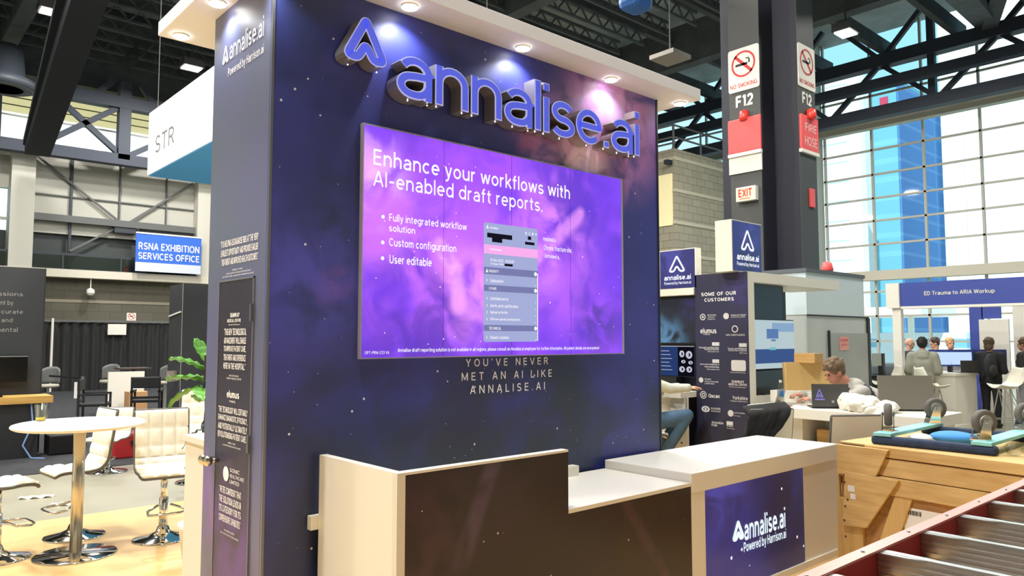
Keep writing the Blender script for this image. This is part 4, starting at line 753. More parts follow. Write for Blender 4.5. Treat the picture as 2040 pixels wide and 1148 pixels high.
# curtain with rail
cu = thing('black_curtain', 'long black pleated curtain hanging on a rail below the block wall', 'curtain', (7, 28.6, 0))
MB().grid(lambda u, v: (3.2+7*u, 28.6+.06*math.sin(u*150)+.03*math.sin(u*67), .02+2.28*v), 260, 3).build('drape', mat('curtain_black', (40, 41, 42), .9), cu, smooth=True)
MB().bar((3.2, 28.5, 2.34), (10.2, 28.5, 2.34), .07).build('rail', trussg, cu); MB().tube([(5.1, 28.45, 0), (5.1, 28.45, 2.42)], .04, 10).build('upright', whitef, cu)
tag(MB().box(6.74, 7.32, 28.4, 28.44, 1.88, 2.25).build('notice_board', signw), 'blank white notice hanging on the black curtain', 'notice')
no_smoking(front(YW, .02), 8.4, 2.42, .34, .36, 'tiny no smoking sign on the dark block wall above the curtain')
tag(MB().lathe([(.02, 4.06), (.02, 3.7), (.14, 3.62), (.15, 3.5), (.1, 3.42), (.01, 3.4)], (7.0, YW-.35, 0), 14).build('wall_camera', signw), 'small white dome camera hanging under the balcony fascia', 'camera')
bn = thing('office_banner', 'blue banner with white exhibition services office lettering hung on the balcony', 'banner', (9.4, YW-.7, 4.4))
YB = YW-.75
MB().box(8.45, 10.98, YB, YB+.03, 4.42, 5.95).build('cloth', mat('banner_blue', (40, 98, 200), .6), bn)
MB().box(8.45, 10.98, YB-.004, YB, 4.42, 4.78).build('pale_strip', mat('banner_grey', (196, 202, 214), .6), bn); MB().box(8.44, 10.99, YB-.02, YB+.05, 5.92, 5.98).build('top_bar', signw, bn)
[MB().bar((x, YB+.02, 5.95), (x, YW-.2, 6.2), .02).build('cord', trussg, bn) for x in (8.6, 10.8)]
prints('lettering', front(YB, .008), [('RSNA EXHIBITION', 8.55, 10.9, 5.28, 5.6, {'bold': .02}), ('SERVICES OFFICE', 8.55, 10.9, 4.9, 5.2, {'bold': .02})], signw, bn)
# hanging sign
hs = thing('hanging_sign', 'big glowing white hanging sign box with a blue underside', 'sign', (4.3, 11, 4.34))
MB().box(3.5, 6.5, 7.6, 12.69, 4.36, 5.36).build('fabric_box', mat('sign_fabric', (246, 246, 242), .7, emit=(255, 255, 250), es=.55), hs)
MB().box(3.52, 6.48, 7.62, 12.67, 4.34, 4.36).build('underside', mat('sign_blue', (70, 150, 205), .6, emit=(70, 150, 205), es=.2), hs)
prints('lettering', side(3.5, .004), [('STR', -12.3, -11.4, 4.62, 4.92)], mat('sign_letter_grey', (120, 128, 132), .6), hs)
for x, y in ((3.6, 12.6), (6.4, 7.7), (6.4, 12.6)): MB().bar((x, y, 5.36), (x, y, 13.3), .008).build('wire', trussg, hs)
# furniture on the dark carpet
tag(MB().box(4.45, 5.2, 18.55, 18.62, .008, 1.0).build('upright_board', white), 'white board standing upright among the far black chairs', 'panel')
cardb = mat('cardboard', (184, 142, 96), .8, noise=.08, ns=3)
tag(MB().box(4.72, 5.1, 17.9, 18.3, .008, .58).build('cardboard_box', cardb, bevel=.01), 'brown cardboard box in front of the white upright board', 'box')
chm = mat('chair_black', (26, 27, 29), .6)
def black_chair(x, y, rz, label):
    r = thing('black_armchair', label, 'chair', (0, 0, 0), group='black chairs on the carpet')
    for a in (-.26, .26):
        for b in (-.24, .24): MB().box(a-.02, a+.02, b-.02, b+.02, 0, .66 if b < 0 else .95).build('leg', chm, r)
        MB().box(a-.03, a+.03, -.26, .26, .63, .67).build('armrest', chm, r)
    MB().box(-.26, .26, -.26, .24, .42, .48).build('seat', chm, r, bevel=.015); MB().box(-.27, .27, .22, .27, .72, .95).build('backrest', chm, r, bevel=.02); MB().box(-.26, .26, .23, .26, .5, .55).build('back_rail', chm, r)
    move(r, (x, y, .008), rz); return r
c1 = black_chair(4.8, 16.9, 2.75, 'black armchair in front of the cardboard box'); dup(c1, (3.75, 16.6, .008), 1.2, 'black armchair seen side-on left of the white board')
def round_stool(x, y, rz, label):
    r = thing('cafe_stool', label, 'stool', (0, 0, 0), group='grey backed stools by the curtain')
    MB().grid(lambda u, v: (.2*math.sin((u-.5)*2.4), .2*math.cos((u-.5)*2.4), .78+.36*v*(1-.5*abs(u-.5)**2*2)), 14, 6).build('backrest', mat('stool_grey', (96, 98, 98), .6), r, smooth=True, solid=.03)
    MB().lathe([(.01, .7), (.2, .7), (.21, .74), (.19, .77), (.01, .77)]).build('seat', mat('stool_seat', (160, 155, 140), .6), r, smooth=True)
    MB().lathe([(.025, .02), (.025, .7)]).build('column', alu, r); MB().lathe([(.01, 0), (.2, 0), (.2, .015), (.03, .04)]).build('base', alu, r)
    move(r, (x, y, .008), rz); return r
q_ = round_stool(3.3, 18.6, -.5, 'grey backed stool beside the white curtain pole'); dup(q_, (5.55, 18.2, .008), -.9, 'grey backed stool beside the tall dark kiosk'); dup(q_, (4.72, 19.6, .008), -.6, 'grey backed stool mostly hidden by the white board')
t = thing('dark_bar_table', 'dark high table between the grey stools behind the white board', 'table', (5.0, 18.95, 0))
MB().box(4.75, 5.42, 18.75, 19.35, 1.04, 1.07).build('tabletop', mat('table_brown', (70, 58, 50), .4), t); MB().box(5.06, 5.12, 19.0, 19.06, .01, 1.04).build('column', black, t); MB().box(4.9, 5.3, 18.85, 19.25, .008, .03).build('base', black, t)
t = thing('monitor_stand', 'slanted grey pole stand with a white paper tag', 'stand', (3.75, 17.9, 0))
MB().bar((3.7, 17.9, .03), (3.8, 17.9, .95), .06).build('pole', trussg, t); MB().box(3.5, 3.95, 17.75, 18.1, .008, .04).build('foot', black, t); MB().bar((3.78, 17.9, .92), (3.2, 18.0, .98), .04).build('arm', black, t); MB().box(3.64, 3.74, 17.84, 17.86, .5, .84).build('paper_tag', signw, t)
rd = thing('red_case', 'red equipment case on the carpet edge between two white stools', 'case', (3.2, 12.2, 0))
MB().box(2.98, 3.75, 12.0, 12.4, .008, .34).build('body', mat('case_red', (176, 34, 40), .5), rd, bevel=.02); MB().box(2.97, 3.76, 11.99, 12.41, .3, .36).build('lid', mat('case_red_lid', (196, 44, 48), .5), rd, bevel=.01)
MB().box(3.2, 3.4, 11.96, 11.99, .2, .26).build('latch', black, rd)
tag(MB().box(2.35, 2.75, 13.0, 13.4, .008, .3).build('flight_case', black, bevel=.02), 'black equipment case on the carpet beside the wooden desk', 'case')
tag(MB().box(2.75, 3.0, 13.6, 13.9, .008, .22).build('black_bag', black, bevel=.05), 'small black bag on the carpet right of the black case', 'bag')
tag(MB().ell((5.55, 17.2, .14), (.22, .18, .14)).build('plastic_bag', mat('bag_white', (214, 212, 204), .5), smooth=True), 'crumpled white plastic bag on the carpet by the dark kiosk', 'bag')
# ------------------------------------------------------------ demo kiosk with customer panel
navyp = nebula('galaxy_print_panel', (36, 38, 58), (40, 40, 72), [((7.35, 4.45, 2.2), .4, (52, 46, 110), .8, (1, 1, 1))], stars=((12, .05, .93),), rough=.5)
KX, KY = 7.353, 4.39
ks = thing('demo_kiosk', 'white framed demo kiosk with dark customer logo panel and overhanging top', 'kiosk', (7.8, 4.7, 0))
MB().box(KX+.02, 8.36, KY+.12, 5.06, 0, 2.37).build('body', dark, ks)
MB().box(KX, KX+.02, KY+.0, 5.06, 0, 2.485).build('customer_panel', navyp, ks)
MB().box(KX+.021, KX+.15, KY, KY+.12, 0, 2.49).build('post', white, ks); MB().box(KX+.15, 9.58, KY-.0, 5.06, 2.375, 2.49).build('canopy', white, ks)
MB().box(KX+.15, 8.36, KY+.02, KY+.12, .98, 1.12).build('shelf', white, ks); MB().box(KX+.15, 8.30, KY+.1, KY+.121, 1.95, 2.375).build('upper_panel', mat('panel_dark', (44, 48, 56), .3), ks)
prints('heading_lettering', side(KX, .004), [('SOME OF OUR', -4.97, -4.52, 2.235, 2.28, {'bold': .02, 'space': 1.3}), ('CUSTOMERS', -4.93, -4.55, 2.17, 2.213, {'bold': .02, 'space': 1.3})], lettersw, ks)
# logo blocks on the panel
p = side(KX, .004); mb = MB()
def yz(px, py):  # panel grid: column position across and row position down the 0.67 x 1.9 m panel
    return -5.06+px*.67, 2.47-py*1.93
def row(s, a, b, fy, h, bold=.02): u0, v = yz(a, fy); u1, _ = yz(b, fy); put_text(mb, s, p, u0, u1, v-h/2, v+h/2, bold=bold)
def dsc(a, fy, r, hole=0): u, v = yz(a, fy); disc(mb, p, u, v, r, hole=hole)
dsc(.155, .245, .038, .7); dsc(.155, .245, .014); row('MILTON KEYNES', .25, .42, .235, .018); row('UNIVERSITY', .25, .4, .247, .014); row('HOSPITAL', .25, .4, .259, .014)
dsc(.61, .243, .036); row('RADIOLOGY GROUP', .7, .98, .239, .02); row('AUSTRALIA LIMITED', .7, .96, .25, .012)
row('elumus', .1, .42, .327, .062, .04); row('imaging', .16, .29, .348, .018)
dsc(.77, .318, .04, .7); row('NEW CHRISTCHURCH', .6, .95, .352, .022)
def nhs(a, b, fy): u0, v = yz(a, fy); u1, _ = yz(b, fy); mb.poly([p.pt(u0, v-.02), p.pt(u1, v-.02), p.pt(u1, v+.02), p.pt(u0, v+.02)])
nhs(.33, .47, .405); row('Doncaster and Bassetlaw', .07, .46, .425, .024); row('Teaching Hospitals', .17, .46, .437, .024); row('NHS Foundation Trust', .24, .46, .449, .014)
nhs(.84, .98, .41); row('Sussex and Midlands', .63, .98, .43, .022); row('University Hospitals', .64, .98, .442, .022); row('NHS Trust', .85, .98, .455, .014)
nhs(.33, .46, .505); row('University Hospitals of', .08, .46, .525, .024); row('Morecambe Bay', .18, .46, .539, .026); row('NHS Foundation Trust', .22, .46, .553, .014)
u, v = yz(.69, .558); mb.prism([p.pt(u+a.x, v+a.y) for a in rounded([(0, 0), (.18, 0), (.18, .12), (0, .12)], .025)], p.n*.001); row('Thomson Medical Group', .66, .95, .567, .014)
dsc(.1, .618, .03); row('SONIC', .17, .3, .612, .016); row('HEALTHCARE', .17, .44, .625, .016); row('LIMITED', .17, .36, .637, .016)
row('SUNWAY', .69, .92, .618, .03, .04); row('MEDICAL CENTRE', .63, .97, .634, .028, .03); row('Sunway City Kuala Lumpur', .64, .95, .65, .014)
dsc(.14, .705, .044, .78); dsc(.14, .705, .024, .5); row('Qscan', .24, .46, .708, .045, .04)
row('Yorkshire', .7, .98, .71, .042, .03); row('Imaging Collaborative', .66, .97, .729, .016)
u, v = yz(.18, .787); disc(mb, p, u, v, .055, .035, hole=.55); disc(mb, p, u, v, .016); row('KAISER', .29, .47, .78, .024); row('RADIOLOGY', .29, .47, .795, .02)
dsc(.66, .8, .036); row('Apollo Hospitals', .72, .92, .795, .016); row('Group', .72, .84, .812, .012)
row('Innovation', .3, .52, .86, .03); row('Hub', .29, .4, .875, .03); nhs(.58, .7, .857); row('Wales', .58, .7, .872, .02); row('Shared Services', .58, .72, .886, .012)
mb.build('customer_logo_lettering', mat('logo_print', (200, 200, 202), .6), ks, keepn=True)
mn = thing('monitor', 'large monitor with pale grey and navy page on the white framed kiosk', 'monitor', (7.95, KY+.1, 1.41))
MB().box(7.47, 8.46, KY+.05, KY+.12, 1.40, 1.97).build('casing', black, mn)
e1 = MB().box(7.48, 8.45, KY+.045, KY+.05, 1.41, 1.96).build('picture', glow('page_grey', (186, 206, 212), .95), mn)
q = front(KY+.045, .003); mb = MB(); rect(mb, q, 7.48, 8.45, 1.47, 1.63); mb.build('page_navy', glow('page_navy', (66, 92, 146), .9), e1, keepn=True)
mb = MB(); rect(mb, q, 7.95, 8.45, 1.83, 1.93); mb.build('page_blue', glow('page_blue', (140, 172, 206), .95), e1, keepn=True)
q = front(KY+.045, .005); mb = MB(); rect(mb, q, 7.82, 8.08, 1.75, 1.86); rect(mb, q, 7.92, 8.02, 1.72, 1.74); mb.build('page_tile', glow('page_tile', (96, 132, 184), .9), e1, keepn=True)
mb = MB(); rect(mb, q, 7.88, 8.02, 1.62, 1.65); mb.build('page_button', glow('page_teal', (120, 196, 204), .95), e1, keepn=True)
m2 = thing('monitor', 'switched-off black monitor below the pale screen on the kiosk', 'monitor', (7.9, KY+.05, 1.12))
MB().box(7.46, 8.2, KY+.04, KY+.1, 1.13, 1.39).build('panel', mat('off_screen', (34, 38, 40), .25), m2); MB().box(7.7, 7.95, KY+.02, KY+.12, 1.12, 1.135).build('stand', black, m2)
lbp = nebula('galaxy_lightbox', (46, 50, 120), (52, 54, 128), [((7.3, 5.4, 2.7), .4, (84, 84, 180), .9, (1, 1, 1)), ((7.6, 4.5, 2.9), .3, (84, 80, 176), .8, (1, 1, 1)), ((7.6, 4.5, 2.55), .4, (30, 34, 70), .8, (1, 1, 1))], stars=((16, .07, .86),), emit=.8, rough=.3)
lw = glow('lightbox_white', (245, 248, 255), 1.1)
def lightbox(label, bx, pl, u0, u1, z0, z1):
    r = thing('logo_lightbox', label, 'lightbox sign', ((bx[0]+bx[1])/2, (bx[2]+bx[3])/2, z0), group='A logo lightboxes')
    MB().box(*bx, z0, z1).build('casing', white, r)
    mb = MB(); rect(mb, pl, u0+.01, u1-.01, z0+.01, z1-.012); f = mb.build('face', lbp, r, keepn=True)
    q = Plane(pl.o, pl.r, pl.u, .003); w = u1-u0; h = z1-z0; mb = MB(); a_mark(mb, q, u0+w*.29, z0+h*.43, w*.42, h*.4, w*.045)
    put_text(mb, 'annalise.ai', q, u0+w*.14, u1-w*.12, z0+h*.23, z0+h*.36, bold=.03); put_text(mb, 'Powered by Harrison.ai', q, u0+w*.14, u1-w*.12, z0+h*.1, z0+h*.2, bold=.015); mb.build('logo', lw, f, keepn=True)
lightbox('cube lightbox with A logo standing on top of the white framed kiosk', (7.236, 7.856, 4.49, 4.7), front(4.49, .004), 7.236, 7.856, 2.49, 3.065)
lightbox('lightbox with A logo on the shelf next to the tower edge', (7.353, 7.46, 5.04, 5.62), side(7.353, .004), -5.56, -5.045, 2.335, 2.81)
# second work place, left of the panel
k2 = thing('demo_workstation', 'demo work place with dark screens beside the tower edge', 'workstation', (7.5, 5.8, 0))
MB().box(7.5, 7.6, 5.062, 6.8, 0, 2.26).build('back_wall', navyp, k2); MB().box(7.33, 7.62, 5.062, 6.8, 2.26, 2.335).build('top_shelf', white, k2)
MB().box(7.05, 7.5, 5.063, 6.8, 1.08, 1.14).build('desk_top', white, k2); MB().box(7.15, 7.2, 5.063, 6.8, 0, 1.08).build('front_panel', white, k2)
mb = MB(); pw = side(7.15, .003)
for i in range(9):
    for j in range(9): disc(mb, pw, -5.13-.085*i, .74-.085*j, .012, n=10)
mb.build('peg_holes', black, k2, keepn=True)
MB().box(7.13, 7.16, 5.063, 5.26, .8, 1.08).build('end_panel', whitef, k2)
m3 = thing('monitor', 'dark bluish monitor above the scan images beside the tower', 'monitor', (7.48, 5.4, 1.69))
MB().box(7.45, 7.5, 5.08, 6.2, 1.68, 2.24).build('casing', black, m3)
nb = nebula('blue_fade', (20, 26, 40), (26, 34, 50), [((7.45, 5.6, 1.7), .45, (110, 170, 215), .9, (1, 1, 1)), ((7.45, 5.2, 2.1), .2, (60, 50, 120), .7, (1, 1, 1))], stars=(), emit=.8, rough=.3)
mb = MB(); rect(mb, side(7.45, .002), -6.18, -5.09, 1.7, 2.22); mb.build('picture', nb, m3, keepn=True)
m4 = thing('monitor', 'monitor with black scan images and blue list beside the tower', 'monitor', (7.4, 5.4, 1.2))
MB().box(7.38, 7.42, 5.085, 6.2, 1.3, 1.675).build('casing', black, m4); p = side(7.38, .002)
mb = MB(); rect(mb, p, -6.18, -5.1, 1.31, 1.66); sx_ = mb.build('picture', glow('scan_navy', (44, 66, 120), .8), m4, keepn=True)
mb = MB(); rect(mb, side(7.38, .004), -5.33, -5.1, 1.31, 1.66); mb.build('scan_area', glow('scan_black', (14, 14, 22), 1), sx_, keepn=True)
mb = MB(); q = side(7.38, .006)
for u, v, a, b in ((-5.27, 1.57, .035, .04), (-5.17, 1.56, .045, .045), (-5.25, 1.48, .03, .02), (-5.15, 1.47, .03, .02), (-5.27, 1.39, .04, .035), (-5.17, 1.39, .04, .035)): disc(mb, q, u, v, a, b, hole=.45); disc(mb, q, u-.01, v, a*.25, b*.25)
for k in range(6): rect(mb, q, -5.6, -5.45+.02*(k % 3), 1.6-.045*k, 1.606-.045*k)
rect(mb, q, -6.18, -5.1, 1.655, 1.662); mb.build('scan_slices', glow('scan_white', (205, 205, 225), .9), sx_, keepn=True)
MB().box(7.3, 7.42, 5.3, 5.6, 1.14, 1.3).build('stand', black, m4)
tag(MB().box(7.12, 7.28, 5.22, 5.6, 1.142, 1.16).build('keyboard', white, bevel=.004), 'white keyboard on the desk below the scan images', 'keyboard')
# steel service enclosure
stl = mat('enclosure_steel', (190, 196, 194), .4, .2, noise=.08, ns=1.2, stretch=(1, 1, .2)); stp = mat('enclosure_paint', (200, 216, 222), .5)
se = thing('steel_enclosure', 'grey steel service enclosure with doors behind the kiosk', 'enclosure', (12, 6.3, 0))
MB().box(11.06, 13.27, 5.59, 7.6, 0, 2.12).build('body', stl, se); MB().box(11.05, 13.1, 5.58, 7.6, 2.12, 2.78).build('upper_body', stp, se); MB().box(11.03, 13.12, 5.56, 7.6, 2.78, 2.84).build('cornice', mat('enclosure_cap', (92, 98, 104), .6), se)
dr2 = MB().box(11.78, 13.18, 5.57, 5.59, .1, 1.84).build('door', mat('enclosure_door', (166, 172, 170), .35, .3, noise=.1, ns=.8), se); MB().box(11.74, 11.78, 5.56, 5.59, .05, 1.88).build('door_jamb', dark, se); MB().box(13.18, 13.27, 5.56, 5.6, 0, 2.1).build('corner_post', dark, se); MB().box(11.06, 13.27, 5.575, 5.59, 2.1, 2.125).build('seam', dark, se)
MB().box(12.1, 12.42, 5.562, 5.57, 1.56, 1.78).build('notice', mat('pink_notice', (226, 160, 152), .6), dr2)
prints('notice_lettering', front(5.562, .003), [('DANGER', 12.13, 12.39, 1.7, 1.75), ('KEEP OUT', 12.15, 12.37, 1.63, 1.67)], mat('notice_red', (204, 84, 76), .6), dr2)
tag(MB().box(10.2, 10.45, 5.6, 5.8, 0, 2.62).build('dark_post', dark), 'dark upright post between the kiosk screen and the steel enclosure', 'post')
tag(MB().lathe([(.09, 2.84), (.1, 2.88), (.07, 2.99), (.01, 3.02)], (11.98, 5.68, 0), 14).build('alarm_beacon', redm, smooth=True), 'red alarm beacon on top of the steel enclosure', 'beacon')
_n0 = set(o.name for o in COL.objects)
# worktable with man: white top projecting from the kiosk
wt_ = thing('work_table', 'white high work table covered with laptops beside the kiosk', 'table', (8.1, 3.7, 0))
MB().box(7.68, 8.45, 2.75, 4.5, .9, 1.0).build('tabletop', white, wt_, bevel=.006); MB().box(7.82, 8.4, 3.98, 4.36, 0, .9).build('cabinet', whitef, wt_); MB().box(7.85, 8.4, 2.8, 2.9, 0, .9).build('end_panel', whitef, wt_); MB().box(8.3, 8.4, 2.9, 3.98, .3, .9).build('back_panel', whitef, wt_); MB().box(7.85, 8.3, 2.9, 3.98, .55, .58).build('shelf', whitef, wt_)
woodm = wood('plywood', (206, 166, 104), (186, 142, 82), 1)
tag(MB().box(7.95, 8.2, 3.6, 3.9, .58, .78).build('wooden_box', woodm), 'small wooden box on the shelf under the white work table', 'box')
def laptop(label, p0, p1, base_dir, mcol, tilt, sticker=False):
    """lid bottom edge from p0 to p1, keyboard towards base_dir"""
    p0, p1, b = Vector(p0), Vector(p1), Vector(base_dir).normalized()
    r = thing('laptop', label, 'laptop', (p0+p1)/2)
    up = (Vector((0, 0, 1))-b*tilt).normalized(); e = (p1-p0); L = e.length*.68; n = e.normalized().cross(up)
    MB().hexa([p0, p1, p1+b*L, p0+b*L, p0+Vector((0, 0, .016)), p1+Vector((0, 0, .016)), p1+b*L+Vector((0, 0, .012)), p0+b*L+Vector((0, 0, .012))]).build('keyboard_base', alu if mcol is alu else black, r)
    lid = MB().prism([p0+Vector((0, 0, .016)), p1+Vector((0, 0, .016)), p1+up*L, p0+up*L], n*.01).build('lid', mcol, r)
    if sticker:
        q = Plane(p0, e, up, .014); o = q.n
        if o.dot(b) > 0: q = Plane(p1, -e, up, .014)
        mb = MB(); w = e.length; a_mark(mb, q, w*.12, L*.45, w*.17, L*.33, w*.035); rect(mb, q, w*.08, w*.34, L*.34, L*.4); mb.build('sticker', mat('sticker_violet', (132, 128, 214), .5), lid, keepn=True)
        mb = MB(); disc(mb, q, w*.56, L*.28, w*.04); mb.build('badge', greyprint, lid, keepn=True)
    return r
laptop('dark grey laptop with a violet triangle sticker on its lid', (7.79, 3.86, 1.0), (8.02, 3.6, 1.0), (.7, .55, 0), mat('laptop_grey', (70, 70, 70), .5), -.1, True)
laptop('open silver laptop under the hands of the seated man', (7.86, 4.3, 1.0), (8.1, 4.36, 1.0), (.25, -1, 0), alu, -.35)
laptop('large grey laptop seen from behind right of the white bag', (8.02, 3.32, 1.0), (8.34, 2.95, 1.0), (.75, .6, 0), mat('laptop_taupe', (122, 118, 110), .5), -.12)
bag = MB(); 
def bump(t): return Vector((R.uniform(-1, 1), R.uniform(-1, 1), R.uniform(-1, 1)))*t
for c, r_ in (((7.92, 3.5, 1.06), (.17, .15, .1)), ((7.8, 3.36, 1.06), (.15, .15, .09)), ((7.86, 3.25, 1.04), (.16, .16, .07)), ((7.74, 3.28, .98), (.08, .15, .1))): bag.ell(c, r_, n=40, k=22)
for v in bag.b.verts: v.co += noise.noise_vector(v.co*13)*.03+noise.noise_vector(v.co*34)*.014
tag(bag.build('plastic_bag', mat('bag_white_soft', (232, 228, 216), .5, bump=.6, ns=14), smooth=True), 'crumpled white bag lying between the laptops on the work table', 'bag')
kb_ = thing('paper_bag', 'brown kraft paper bag standing behind the open laptop', 'bag', (8.6, 4.3, 1.0))
MB().hexa([(8.35, 4.42, 1.12), (8.72, 4.1, 1.12), (8.8, 4.2, 1.12), (8.43, 4.5, 1.12), (8.35, 4.42, 1.42), (8.72, 4.1, 1.42), (8.78, 4.2, 1.42), (8.41, 4.5, 1.42)]).build('bag_body', mat('kraft', (216, 182, 118), .8), kb_)
MB().box(8.25, 8.9, 3.99, 4.56, 1.0, 1.12).build('stand', whitef, kb_)
tag(MB().box(8.45, 8.65, 4.15, 4.38, 1.42, 1.52).build('wooden_block', woodm), 'small wooden block on top of the kraft bag', 'block')
wb_ = thing('water_bottle', 'clear water bottle with blue label by the kiosk screen', 'bottle', (8.0, 4.25, 1.0))
MB().lathe([(.03, 1.0), (.034, 1.01), (.034, 1.16), (.014, 1.22), (.014, 1.24), (.01, 1.245)], (7.98, 4.29, 0), 18).build('bottle_body', plasticclear, wb_, smooth=True); MB().lathe([(.0345, 1.08), (.0345, 1.14)], (7.98, 4.29, 0), 18).build('label_band', mat('label_blue', (60, 140, 215), .4), wb_, smooth=True); MB().lathe([(.015, 1.225), (.015, 1.25), (.002, 1.25)], (7.98, 4.29, 0), 12).build('bottle_cap', signw, wb_)
tag(MB().box(7.72, 7.86, 4.1, 4.2, 1.0, 1.012).build('phone', mat('phone_red', (170, 110, 105), .4), bevel=.003), 'small reddish phone on the front edge of the work table', 'phone')
dup(s0, (6.5, 3.0, 0), .95, 'white bar stool seen from its smooth back in front of the work table')
dup(s0, (6.45, 3.78, 0), 1.1, 'white bar stool with a black jacket over its backrest')
for o in list(COL.objects):   # the table and what lies on it stand a step nearer the aisle, on longer legs
    if o.name not in _n0 and o.parent is None and not o.name.startswith('bar_stool'): o.location += Vector((-.7, -.31, .07))
for nm in ('cabinet', 'end_panel', 'back_panel'):
    for o in kids(wt_):
        if o.name.startswith(nm): o.location.z -= .07; o.scale.z = 1.0778
def jk(u, v):
    w = Vector((-.89, .454, 0)); o = Vector((-.454, -.89, 0)); c = Vector((6.355, 3.59, 0))
    s = (-.2+.44*u)*(1-v)+(.02+.34*u)*v
    z = 1.15-.03*u-.36*v*(.78+.28*u)
    return c+w*s+o*(-.06+.13*min(1, v*7)+v*.03+(.045*noise.noise((u*4, v*1.3, 3))+.02*noise.noise((u*10, v*4, 1)))*min(1, v*4))+Vector((0, 0, z))
jm = mat('jacket_black', (22, 23, 25), .9)
ja = MB().grid(jk, 60, 24); j_ = ja.build('jacket', jm, None, smooth=True, solid=.035)
tag(j_, 'black jacket draped over the white bar stool at the kiosk', 'jacket')
# ------------------------------------------------------------ crate, dolly, ladder
ou, un = Vector((-.12, -.993, 0)).normalized(), None
CO = Vector((5.45, 2.54, 0)); pc = Plane(CO, ou, out=0)
cr = thing('wooden_crate', 'rough yellow wooden shipping crate right of the logo counter', 'crate', CO-pc.n*.5)
cw = wood('crate_wood', (214, 180, 118), (190, 152, 92), 1); cw2 = wood('crate_inner', (186, 140, 84), (160, 116, 64), 1); cw3 = wood('crate_post', (210, 174, 110), (188, 150, 88), 2)
def slab(name, pts, d0, d1, m, label=None):   # outline on the crate front, from depth d0 to d1 outward
    MBx = MB(); MBx.prism([pc.pt(a, b)+pc.n*d0 for a, b in pts], pc.n*(d1-d0)); return MBx.build(name, m, cr, bevel=.004, label=label)
slab('body', [(-.03, 0), (2.3, 0), (2.3, .985), (.0, .985)], -1.15, -.05, cw2)
slab('front_sheet', [(.01, 0), (2.3, 0), (2.3, .98), (.01, .98)], -.05, -.03, cw2)
slab('top_rail', [(.2, .93), (2.3, .93), (2.3, 1.0), (.2, 1.0)], -.03, .0, cw); slab('upper_board', [(.2, .80), (2.3, .80), (2.3, .92), (.2, .92)], -.03, -.01, cw)
slab('lower_rail', [(.2, .675), (2.3, .675), (2.3, .795), (.2, .795)], -.03, .0, cw); slab('post', [(-.035, 0), (.17, 0), (.17, .6), (0, .6), (0, .975), (-.008, .975)], -.03, .0, cw3); slab('post', [(1.5, 0), (1.67, 0), (1.67, .675), (1.5, .675)], -.03, 0, cw3)
slab('brace', [(.2, .12), (.32, .12), (.52, .675), (.40, .675)], -.03, -.008, cw3)
slab('gusset_board', [(0, .77), (.29, .795), (.385, .985), (0, .985)], 0, .025, cw); slab('gusset_board', [(.03, .41), (.21, .425), (.45, .787), (.06, .80)], .0, .028, cw)
slab('lid', [(-.01, .985), (2.3, .985), (2.3, 1.0), (-.01, 1.0)], -1.15, -.03, cw)
lab = slab('shipping_label', [(.45, .46), (.74, .46), (.74, .61), (.45, .61)], -.03, -.026, signw)
mb = MB(); ql = Plane(CO+pc.n*-.026, ou, out=.002); u = .46
while u < .57: w = R.choice((.002, .003, .005)); rect(mb, ql, u, u+w, .565, .595); u += w+R.choice((.002, .004))
mb.build('barcode', black, lab, keepn=True)
mb = MB(); qs = Plane(CO+pc.n*.028, ou, out=.002); rect(mb, qs, .085, .135, .66, .705); rect(mb, qs, .1, .14, .61, .65); mb.build('paper_sticker', signw, cr, keepn=True)
mb = MB()
for a, b in ((.04, .72), (.04, .55), (.03, .45), (.02, .33), (.06, .6)): disc(mb, qs if b > .42 else Plane(CO, ou, out=.003), a+.02, b, .008, n=10)
mb.build('nail_heads', mat('nail', (70, 54, 40), .6), cr, keepn=True)
dl = thing('furniture_dolly', 'blue-padded furniture dolly lying upside down on the wooden crate', 'dolly', (5.95, 1.93, 1.0))
blue = mat('dolly_carpet', (44, 58, 84), .9, noise=.2, ns=20); teal = mat('dolly_teal', (140, 206, 206), .6, noise=.1, ns=5)
for x in (5.5, 6.42): MB().box(x, x+.09, 1.55, 2.33, 1.0, 1.06).build('side_rail', blue, dl, bevel=.02)
for y in (1.57, 2.19): MB().box(5.5, 6.52, y, y+.12, 1.06, 1.085).build('cross_board', teal, dl, bevel=.004)
tyre = mat('tyre_grey', (96, 94, 88), .7); hub = mat('hub_grey', (150, 154, 156), .4, .5)
for i, (x, y, a) in enumerate(((5.62, 2.25, 1.25), (6.40, 2.23, .15), (5.60, 1.66, .25), (6.42, 1.63, .3))):
    cst = MB().box(x-.05, x+.05, y-.05, y+.05, 1.085, 1.093).build('caster', chrome, dl)
    Rm = Matrix.Translation((x, y, 1.093)) @ Matrix.Rotation(a-.9, 4, 'Z')
    def T(mb): mb.b.transform(Rm); return mb
    fk = MB()
    for s in (-.036, .036): fk.hexa([(-.045, s-.003, 0), (.045, s-.003, 0), (.045, s+.003, 0), (-.045, s+.003, 0), (.0, s-.003, .125), (.05, s-.003, .125), (.05, s+.003, .125), (.0, s+.003, .125)])
    fk.box(-.045, .045, -.036, .036, 0, .008); fk.tube([(.028, -.045, .11), (.028, .045, .11)], .012, 10)
    T(fk).build('fork', chrome, cst)
    tw_ = MB(); n = 36; prof = [(.045, -.022), (.07, -.026), (.079, -.018), (.082, 0), (.079, .018), (.07, .026), (.045, .022)]
    rings = [[tw_.b.verts.new(Vector((.028+r_*math.cos(2*math.pi*k/n), h_, .11+r_*math.sin(2*math.pi*k/n)))) for k in range(n)] for r_, h_ in prof]
    tw_.loft(rings, cap=True); T(tw_).build('tyre', tyre, cst, smooth=True)
    hb = MB()
    for s in (-1, 1): hb.tube([(.028, s*.018, .11), (.028, s*.026, .11)], [.05, .044], 24)
    T(hb).build('hub', hub, cst)
